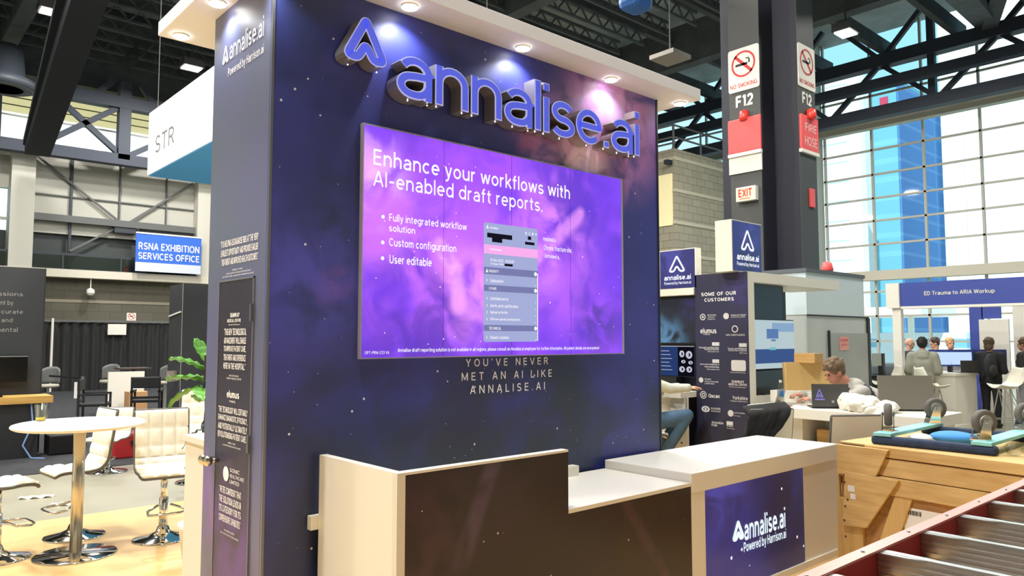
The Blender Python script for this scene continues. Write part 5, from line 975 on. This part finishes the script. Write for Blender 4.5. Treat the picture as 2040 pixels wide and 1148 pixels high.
tag(MB().ell((6.0, 1.95, 1.04), (.12, .16, .045)).build('blue_cloth', mat('cloth_blue', (60, 140, 210), .7), smooth=True), 'crumpled blue cloth lying inside the dolly frame', 'cloth')
tag(MB().ell((5.85, 2.12, 1.03), (.08, .08, .035)).build('paper_ball', mat('paper_white', (220, 226, 232), .7)), 'pale crumpled paper inside the dolly frame beside the blue cloth', 'paper')
mb = MB()
for k in range(4): mb.ell((5.62-.02*k, 1.48-.1*k, 1.045), (.06, .055, .045))
tag(mb.build('plastic_wrap', plasticclear, smooth=True), 'bunched clear plastic wrap on the crate right of the dolly', 'plastic wrap')
# ladder lying flat on a second crate
ld = thing('step_ladder', 'red fibreglass step ladder with ribbed aluminium steps lying on its back', 'ladder', (2.4, .6, 1.1))
redl = mat('ladder_red', (188, 40, 38), .4, noise=.08, ns=12); LZ = 1.215
for y in (.845, .30):
    s = 1 if y > .5 else -1
    mb = MB(); mb.box(.9, 3.42, y-.006, y+.006, LZ-.085, LZ); mb.box(.9, 3.42, y-.016, y+.016, LZ-.085, LZ-.079)
    rl = mb.build('rail', redl, ld)
    MB().box(.9, 3.42, y-.018, y+.018, LZ-.005, LZ+.001).build('rail_flange', mat('ladder_flange', (222, 142, 130), .35), rl)  # paler rail top: its reflected light is put into the colour
    MB().box(3.36, 3.44, y-.018, y+.018, LZ-.088, LZ+.003).build('end_cap', alu, rl)
    rv = MB()
    for k in range(8): rv.lathe([(.006, LZ+.001), (.004, LZ+.005), (.001, LZ+.005)], (1.35+.29*k, y, 0), 8)
    rv.build('rivets', alu, rl)
for k in range(9):
    x = 1.12+.292*k; mb = MB()
    mb.box(x, x+.022, .31, .838, LZ-.012, LZ-.006); mb.box(x+.004, x+.01, .31, .838, LZ-.085, LZ-.008)
    for j in range(5): mb.box(x, x+.005, .31, .838, LZ-.082+.015*j, LZ-.076+.015*j)
    st = mb.build('step', alu, ld); mb = MB(); mb.prism([(x-.012, .838, LZ-.011), (x-.012, .76, LZ-.011), (x, .72, LZ-.011), (x+.03, .72, LZ-.011), (x+.03, .838, LZ-.011)], (0, 0, .004)); mb.build('step_bracket', alu, st)
lc = thing('ladder_crate', 'wooden crate beneath the red ladder at the lower right corner', 'crate', (2.4, .5, 0))
MB().box(1.25, 3.6, .05, .80, 0, 1.09).build('body', cw2, lc); MB().box(1.24, 3.6, .04, .81, 1.09, 1.128).build('lid', mat('crate_lid_dark', (92, 74, 60), .7), lc)
# ------------------------------------------------------------ blue booth by the window wall
def at(d, s, z=0): return Vector((.6652*d+.7466*s, .7466*d-.6652*s, z))
bb = thing('blue_booth', 'blue and white booth frame with a blue trauma workup header', 'booth', (16.5, 4.5, 0))
bblue = mat('booth_blue', (58, 74, 156), .5)
MB().box(15.76, 16.1, 1.5, 6.0, 2.39, 2.86).build('header', bblue, bb); MB().box(15.70, 16.15, 6.0, 6.25, 2.36, 2.86).build('header_end', white, bb); MB().box(15.75, 16.1, 1.5, 6.0, 2.345, 2.39).build('header_soffit', white, bb)
MB().box(15.76, 15.9, 6.0, 6.16, 0, 2.36).build('post', white, bb)
prints('lettering', side(15.76, .006), [('ED Trauma to ARIA Workup', -5.55, -4.34, 2.575, 2.68, {'bold': .03})], mat('booth_print', (206, 206, 200), .6), bb)
MB().box(18.4, 18.5, 5.32, 5.58, 0, 2.6).build('back_panel', bblue, bb); MB().box(18.4, 18.5, 4.99, 5.34, 2.18, 2.65).build('back_panel', bblue, bb); MB().box(18.3, 18.39, 4.82, 5.37, 0, 2.16).build('side_panel', whitef, bb); MB().box(18.0, 18.1, 1.5, 4.66, 0, 2.42).build('side_panel', whitef, bb)
de = thing('demo_counter', 'curved white demo counter with monitors under the blue header', 'counter', (15.9, 4.9, 0))
cpt = [at(14.6, 7.9), at(14.6, 8.6), at(14.9, 9.2), at(15.5, 9.4), at(15.6, 8.0)]
MB().prism([p_+Vector((0, 0, .05)) for p_ in cpt], (0, 0, .98)).build('body', white, de); MB().prism([p_+(p_-at(15, 8.6))*.06+Vector((0, 0, 1.03)) for p_ in cpt], (0, 0, .05)).build('counter_top', white, de); MB().prism([p_+(p_-at(15, 8.6))*.03 for p_ in cpt], (0, 0, .08)).build('plinth', white, de)
def screen(label, d, s0, s1, z0, z1, m):
    r = thing('monitor', label, 'monitor', at(d, (s0+s1)/2, 1.08)); n = at(1, 0)
    a, b = at(d, s0), at(d, s1); e = lambda p_, z: Vector((p_.x, p_.y, z))
    MB().prism([e(a, z0), e(b, z0), e(b, z1), e(a, z1)], n*.05).build('casing', bblue, r); mb = MB(); k = at(d-.005, s0+.02); l = at(d-.005, s1-.02); mb.poly([e(k, z0+.03), e(l, z0+.03), e(l, z1-.05), e(k, z1-.05)]); mb.build('picture', m, r)
    c = at(d+.05, (s0+s1)/2); MB().box(c.x-.04, c.x+.04, c.y-.04, c.y+.04, 1.06, z0+.1).build('stand', black, r)
screen('large bright pale blue monitor on the far demo counter', 15.0, 8.35, 9.2, 1.2, 1.53, glow('bright_blue', (196, 220, 252), 1.05))
screen('dark monitor with blue bezel behind the person with a backpack', 15.1, 9.22, 9.95, 1.2, 1.53, glow('dark_shot', (44, 62, 84), .8))
def small_laptop(label, d, s, m):
    r = thing('laptop', label, 'laptop', at(d, s, 1.08)); a, b = at(d, s-.19), at(d, s+.19); e = lambda p_, z: Vector((p_.x, p_.y, z)); n = at(1, 0)
    MB().prism([e(a, 1.09), e(b, 1.09), e(b, 1.32), e(a, 1.32)], n*.015).build('lid', m, r); MB().prism([e(a, 1.08), e(b, 1.08), e(b, 1.08)+n*.26, e(a, 1.08)+n*.26], (0, 0, .015)).build('keyboard_base', black, r)
small_laptop('black laptop open on the far demo counter', 14.75, 9.0, mat('laptop_dark', (48, 46, 46), .5))
small_laptop('small blue-screened laptop beside the grey hooded person', 14.7, 8.2, mat('laptop_blue', (120, 150, 200), .4))
def shell_stool(d, s, rz, label):
    r = thing('shell_stool', label, 'stool', (0, 0, 0), group='white shell stools at the demo counter')
    def f(u, v):
        P = [(.24, .0), (.1, -.015), (-.06, -.01), (-.17, .07), (-.23, .2), (-.27, .36)]
        x = u*(len(P)-1); i = min(int(x), len(P)-2); t = x-i; q = Vector(P[i]).lerp(Vector(P[i+1]), t)
        c = (v-.5)*2; w = .26*(1-.15*abs(u-.5)*2)*(1-.35*max(0, u-.8)/.2)
        return (q.x+.06*u*c*c*1.2, c*w, .86+q.y+.05*c*c*(1-u)+.02*c*c)
    MB().grid(f, 24, 14).build('shell', mat('shell_white', (214, 210, 194), .5), r, smooth=True, solid=.012)
    for a, b in ((1, 1), (1, -1), (-1, 1), (-1, -1)): MB().tube([(a*.1, b*.1, .84), (a*.22, b*.24, 0)], .011, 6).build('leg', alu, r)
    mb = MB()
    for a in (-1, 1): mb.tube([(a*.1, -.1, .84), (a*.17, .17, .32)], .007, 6); mb.tube([(a*.18, -.2, .3), (a*.18, .2, .3)], .007, 6); mb.tube([(-.18, a*.2, .3), (.18, a*.2, .3)], .007, 6); mb.tube([(.1, a*.1, .84), (-.17, a*.17, .32)], .007, 6)
    mb.build('wire_brace', alu, r)
    move(r, at(d, s), rz); return r
sh = shell_stool(13.7, 7.62, -.75, 'white shell stool on wire legs behind the grey hooded person')
dup(sh, at(13.6, 8.95), 2.35, 'white shell stool on wire legs beside the person with a backpack')
dup(sh, at(14.6, 7.3), 2.3, 'white shell stool half hidden left of the grey hooded person')
wbx = thing('white_cabinet', 'low white cabinet with drawers in front of the far stools', 'cabinet', at(12.6, 6.9))
a, b, n = at(12.2, 6.15), at(12.2, 6.72), at(1, 0)
MB().prism([a, b, b+n*.5, a+n*.5], (0, 0, .84)).build('body', white, wbx); MB().prism([a-n*.02+Vector((0, 0, .76)), b-n*.02+Vector((0, 0, .76)), b+n*.5+Vector((0, 0, .76)), a+n*.5+Vector((0, 0, .76))], (0, 0, .1)).build('worktop', white, wbx)
for z in (.1, .42): MB().prism([a-n*.012+Vector((0, 0, z)), b-n*.012+Vector((0, 0, z)), b+Vector((0, 0, z)), a+Vector((0, 0, z))], (0, 0, .3)).build('drawer', whitef, wbx)
gp = thing('green_plant', 'low bushy green plant in a trough left of the far demo counter', 'plant', at(13.4, 7.0))
c = at(13.6, 7.1); MB().box(c.x-.25, c.x+.25, c.y-.25, c.y+.25, 0, .82).build('planter', dark, gp)
for k in range(46):
    a_ = R.uniform(0, 6.28); b_ = c+Vector((R.uniform(-.22, .22), R.uniform(-.22, .22), .82)); mb = MB(); leaf(mb, b_, (math.cos(a_), math.sin(a_), R.uniform(.2, 1)), R.uniform(.14, .26), .07, .5); mb.build('leaf', leafm, gp, smooth=True)
eq = thing('equipment_cart', 'black equipment cart with a small monitor beside the steel enclosure', 'cart', at(15.5, 7.5))
a, b = at(15.5, 7.35), at(15.5, 8.0)
MB().prism([a, b, b+n*.6, a+n*.6], (0, 0, .95)).build('body', dark, eq, bevel=.03); MB().prism([a+Vector((0, 0, .95)), b+Vector((0, 0, .95)), b+n*.5+Vector((0, 0, .95)), a+n*.5+Vector((0, 0, .95))], (0, 0, .3)).build('hood', mat('cart_grey', (110, 124, 130), .3), eq, bevel=.08)
a = at(15.2, 7.3); MB().prism([a+Vector((0, 0, 1.2)), a+at(0, .22)+Vector((0, 0, 1.2)), a+at(0, .22)+Vector((0, 0, 1.45)), a+Vector((0, 0, 1.45))], n*.04).build('small_monitor', mat('grey_screen', (150, 158, 150), .4), eq); a = at(15.25, 7.5); MB().box(a.x-.05, a.x+.05, a.y-.05, a.y+.05, 0, 1.45).build('pole', black, eq)
# ------------------------------------------------------------ people
skin = mat('skin', (206, 158, 134), .55); skin2 = mat('skin_ruddy', (204, 142, 118), .55); eyem = mat('eye_dark', (40, 32, 28), .3); lipm = mat('lips', (170, 100, 92), .5)
def frame(d, up=(0, 0, 1)):
    f = Vector(d).normalized(); u = Vector(up); s = u.cross(f).normalized(); u = f.cross(s); return Matrix((f, s, u)).transposed()
STAND = dict(pelvis=(0, 0, .95), waist=(0, 0, 1.1), chest=(.01, 0, 1.29), neck=(0, 0, 1.47), head=(.025, 0, 1.635), shL=(0, .185, 1.41), shR=(0, -.185, 1.41), elL=(-.02, .235, 1.13), elR=(-.02, -.235, 1.13), haL=(.09, .24, .9), haR=(.09, -.24, .9),
  hiL=(0, .095, .92), hiR=(0, -.095, .92), knL=(.02, .1, .5), knR=(.02, -.1, .5), anL=(-.02, .1, .09), anR=(-.02, -.1, .09))
def hand(mb, el, ha, curl=.5, side_=1):
    d = (Vector(ha)-Vector(el)).normalized(); M = frame(d, (0, 0, 1) if abs(d.z) < .9 else (1, 0, 0)); h = Vector(ha)
    mb.ell(h+d*.045, (.05, .042, .018), M)
    for k in range(4):
        L = (.062, .075, .07, .055)[k]; b = h+M @ Vector((.082, (.03-.02*k)*side_, 0)); m_ = b+M @ Vector((L*.55, 0, -.02*curl)); e = m_+M @ Vector((L*.4*(1-curl*.6), 0, -.03*curl-.004))
        mb.cap(b, m_, .0095, .009, 8); mb.cap(m_, e, .009, .0075, 8)
    b = h+M @ Vector((.025, .036*side_, -.004)); mb.cap(b, b+M @ Vector((.04, .026*side_, -.01)), .011, .0095, 8); mb.cap(b+M @ Vector((.04, .026*side_, -.01)), b+M @ Vector((.066, .022*side_, -.02)), .0095, .008, 8)
def torso(mb, J, g=0.0, top=True):
    P = [J['pelvis'], J['waist'], J['chest'], (Vector(J['shL'])+Vector(J['shR']))/2, J['neck']]
    P = [Vector(p_) for p_ in P]; P.insert(0, P[0]-(P[1]-P[0])*.75)
    RX = [.10, .115, .105, .12, .085, .055]; RY = [.15, .165, .145, .17, .165, .06]
    rings = []
    for i, q in enumerate(P):
        d = (P[min(i+1, 5)]-P[max(i-1, 0)]).normalized(); s = (Vector(J['shL'])-Vector(J['shR'])).normalized(); f = s.cross(d).normalized()
        rings.append(mb.ring(q, RX[i]+g, RY[i]+g, f, s, 20))
    mb.loft(rings)
def arms(mb, J, g=0.0, cuff=1.0):
    for s in 'LR':
        a, b, c = (Vector(J[k+s]) for k in ('sh', 'el', 'ha')); mb.cap(a, b, .056+g, .045+g); mb.cap(b, b.lerp(c, cuff), .044+g, .032+g if cuff > .99 else .034+g)
def legs(mb, J, g=0.0, low=1.0):
    for s in 'LR':
        a, b, c = (Vector(J[k+s]) for k in ('hi', 'kn', 'an')); mb.cap(a, b, .088+g, .06+g, 12); m_ = b.lerp(c, .35); mb.cap(b, m_, .058+g, .056+g, 12); mb.cap(m_, b.lerp(c, low), .056+g, .04+g, 12)
def person(label, loc, rz, J=None, look=(1, 0, -.05), top=((90, 90, 92), 'jacket'), pants=(40, 42, 48), hair=((60, 44, 34), .012, 'short'), sk=None, voxel=.013, hood=False, beard=None, shoes=(30, 30, 32), face=True, extra=None, gt=.014):
    J = dict(STAND, **(J or {})); sk = sk or skin
    r = thing('person', label, 'person', loc, rz); W = WM[r.name]
    def done(mb, name, m, vx=voxel, sm=5): mb.b.transform(W); return remeshed(mb, name, m, r, vx, sm)
    mb = MB(); torso(mb, J); arms(mb, J); legs(mb, J)
    for s, k in (('L', 1), ('R', -1)):
        hand(mb, J['el'+s], J['ha'+s], J.get('curl', .5), k); an = Vector(J['an'+s]); kn = Vector(J['kn'+s]); fd = Vector((1, 0, 0)); mb.ell(an+fd*.07-Vector((0, 0, .045)), (.12, .042, .035))
    hd = Vector(J['head']); H = frame(look); mb.cap(J['neck'], hd-H @ Vector((.02, 0, .06)), .058, .054, 12)
    mb.ell(hd+H @ Vector((-.012, 0, .025)), (.098, .077, .095), H, 18, 12); mb.ell(hd+H @ Vector((.022, 0, -.045)), (.072, .058, .075), H, 16, 10); mb.ell(hd+H @ Vector((.05, 0, -.095)), (.035, .032, .024), H)
    mb.cap(hd+H @ Vector((.086, 0, .012)), hd+H @ Vector((.108, 0, -.03)), .010, .016, 8); mb.ell(hd+H @ Vector((.074, 0, .03)), (.02, .05, .012), H); mb.ell(hd+H @ Vector((.082, 0, -.068)), (.014, .026, .012), H)
    for k in (1, -1): mb.ell(hd+H @ Vector((-.012, .078*k, -.012)), (.022, .01, .034), H)
    body = done(mb, 'body', sk, min(voxel, .0095), 3)
    if face:
        for k in (1, -1): mb = MB(); mb.ell(hd+H @ Vector((.084, .032*k, .008)), (.010, .014, .008), H); mb.b.transform(W); mb.build('eye', eyem, r, smooth=True)
        mb = MB(); mb.ell(hd+H @ Vector((.094, 0, -.07)), (.006, .022, .005), H); mb.b.transform(W); mb.build('mouth', lipm, r, smooth=True)
    mb = MB(); torso(mb, J, gt+.004); arms(mb, J, gt, .95)
    for k in 'LR': mb.cap(Vector(J['neck'])-Vector((0, 0, .05)), J['sh'+k], .06+gt, .05+gt)
    if hood: mb.ell(Vector(J['neck'])+Vector((-.05, 0, 0)), (.10, .13, .075)); mb.ell(Vector(J['neck'])+Vector((-.10, 0, -.06)), (.06, .11, .08))
    done(mb, top[1], mat(top[1]+'_cloth', top[0], .85, noise=.1, ns=9))
    mb = MB(); legs(mb, J, .014, .97); P = Vector(J['pelvis']); mb.ell(P-Vector((0, 0, .04)), (.135, .175, .12)); done(mb, 'trousers', mat('trousers_cloth', pants, .9, noise=.12, ns=7))
    for s in 'LR':
        an = Vector(J['an'+s]); mb = MB(); mb.ell(an+Vector((.07, 0, -.045)), (.14, .052, .045)); mb.ell(an+Vector((-.01, 0, -.02)), (.06, .052, .06)); mb.b.transform(W); mb.build('shoe', mat('shoe_dark', shoes, .5), r, smooth=True)
    if hair:
        c, t, kind = hair; mb = MB(); mb.ell(hd+H @ Vector((-.028, 0, .04)), (.096+t, .082+t, .09+t), H, 20, 12)
        for k in range(26):
            a, b = R.uniform(0, 6.28), R.uniform(.25, 1.4); v = Vector((math.cos(a)*math.cos(b)*.1-.028, math.sin(a)*math.cos(b)*.085, .04+.095*math.sin(b))); mb.ell(hd+H @ v, (.03, .026, .016+t*.4), H, 8, 5)
        if kind == 'long': mb.ell(hd+H @ Vector((-.06, 0, -.04)), (.06, .082, .1), H)
        if kind == 'short': mb.ell(hd+H @ Vector((-.06, 0, -.015)), (.05, .076, .06), H)
        done(mb, 'hair', mat('hair_fibre', c, .7, noise=.35, ns=40), .008, 2)
    if beard:
        mb = MB(); mb.ell(hd+H @ Vector((.04, 0, -.085)), (.062, .058, .045), H); mb.b.transform(W); mb.build('beard', mat('beard_fibre', beard, .8), r, smooth=True)
    if extra: extra(r, J, W)
    return r
RT = math.radians
# the man working at the table, facing left in the picture
JM = dict(pelvis=(0, 0, .80), waist=(.09, 0, .93), chest=(.24, 0, 1.06), neck=(.43, 0, 1.2), head=(.575, 0, 1.335), shL=(.36, .185, 1.14), shR=(.36, -.185, 1.14), elL=(.60, .23, 1.055), elR=(.62, -.2, 1.07), haL=(.86, .12, 1.065), haR=(.88, -.1, 1.09), curl=.8,
  hiL=(.02, .1, .78), hiR=(.02, -.1, .78), knL=(.42, .14, .76), knR=(.42, -.14, .76), anL=(.36, .12, .32), anR=(.36, -.12, .32))
def vest(r, J, W):
    mb = MB(); torso(mb, dict(J, chest=tuple(Vector(J['chest'])+Vector((.01, 0, -.01)))), .024); mb.b.transform(W); vm = mat('vest_navy', (42, 46, 66), .9)
    v = remeshed(mb, 'vest', vm, r, .014, 5)
    mb = MB()
    mb.tube([Vector(J['neck'])+Vector(q) for q in ((.07, 0, -.08), (.05, .07, -.05), (-.04, .115, .005), (-.14, .13, -.03), (-.24, .13, -.12))], .016, 8); mb.tube([Vector(J['neck'])+Vector(q) for q in ((.07, 0, -.08), (.05, -.07, -.05), (-.04, -.115, .005), (-.14, -.13, -.03), (-.24, -.13, -.12))], .016, 8); mb.b.transform(W); mb.build('strap', vm, v, smooth=True)
person('man in grey sweater and navy vest bent over a laptop, typing', (8.1, 3.2, .07), RT(136), JM, look=(.84, .08, -.5), top=((172, 168, 160), 'sweater'), pants=(44, 46, 54), hair=((112, 92, 70), .012, 'short'), sk=skin2, hood=True, voxel=.011, extra=vest)
ms = dup(s0, (8.12, 3.18, 0), RT(136), 'white bar stool under the typing man'); ms.scale = (1, 1, 1.2)
# sitter mostly hidden by the tower
JS = dict(pelvis=(0, 0, .82), waist=(0, 0, .97), chest=(.03, 0, 1.16), neck=(.03, 0, 1.34), head=(.06, 0, 1.5), shL=(.03, .185, 1.28), shR=(.03, -.185, 1.28), elL=(.22, .22, 1.16), elR=(.26, -.2, 1.2), haL=(.46, .15, 1.2), haR=(.47, -.2, 1.21),
  hiL=(.02, .1, .8), hiR=(.02, -.1, .8), knL=(.46, .14, .86), knR=(.47, -.12, .9), anL=(.2, .12, .42), anR=(.18, -.1, .42))
person('sitter in jeans and grey sleeves mostly hidden by the tower edge', (6.72, 5.34, 0), RT(-38), JS, top=((196, 200, 186), 'shirt'), pants=(72, 100, 128), hair=((60, 50, 40), .01, 'short'), shoes=(40, 44, 60))
ms = dup(s0, (6.72, 5.34, 0), RT(-38), 'white bar stool under the hidden sitter in jeans'); ms.scale = (1, 1, 1.18)
# people near the window
AW = RT(48.3)
raise_ = dict(elL=(.08, .32, 1.42), haL=(.1, .34, 1.66))
person('bald man in navy raising one hand beside the white post', at(17, 8.99), AW-math.pi/2, dict(elL=(.05, .4, 1.38), haL=(.05, .4, 1.66)), look=(1, -.1, -.1), top=((34, 40, 58), 'jacket'), hair=None, voxel=.015)
person('dark-haired person in grey hooded sweatshirt seen from behind', at(14.5, 7.93), AW-.5, dict(haL=(.28, .15, 1.12), haR=(.28, -.15, 1.12), elL=(.02, .25, 1.12), elR=(.02, -.25, 1.12)), top=((150, 150, 136), 'hooded_sweatshirt'), hair=((24, 22, 22), .014, 'short'), hood=True, voxel=.014, gt=.04, face=False)
person('short-haired person in dark red shirt behind the bright monitor', at(17.4, 9.83), AW+1.2, None, look=(1, 0, -.4), top=((120, 56, 60), 'shirt'), hair=((70, 56, 48), .006, 'short'), voxel=.015)
person('bearded fair-haired man facing us behind the bright monitor', at(17, 9.93+.0), AW+math.pi-.25, dict(), look=(1, .1, 0), top=((160, 158, 160), 'shirt'), hair=((188, 148, 104), .008, 'short'), beard=(176, 134, 96), voxel=.014)
pk = person('person in black coat and glasses standing with back to us', at(14.9, 9.48), AW-.9, dict(haL=(.3, .12, 1.1), haR=(.3, -.15, 1.1)), look=(1, -.15, -.05), top=((30, 31, 34), 'coat'), pants=(24, 25, 28), hair=((92, 76, 60), .012, 'long'), voxel=.014, gt=.035)
bp = thing('backpack', 'black backpack worn by the person in the black coat', 'backpack', at(14.63, 9.3, 1.0))
c = at(14.66, 9.33, 1.22); mb = MB(); M_ = frame(at(1, -.6)); mb.ell(c, (.10, .16, .24), M_); mb.build('bag_body', mat('backpack_black', (34, 36, 40), .8), bp, smooth=True)
mb = MB(); mb.ell(c-at(.09, 0)+Vector((0, 0, -.08)), (.05, .12, .11), M_); mb.build('front_pocket', mat('backpack_pocket', (44, 46, 50), .8), bp, smooth=True)
person('person in dark jacket at the right picture edge', at(14.8, 10.12), AW+.6, dict(haR=(.26, -.18, 1.1)), top=((40, 40, 36), 'jacket'), pants=(120, 124, 126), hair=((96, 72, 52), .012, 'short'), voxel=.015, gt=.03)
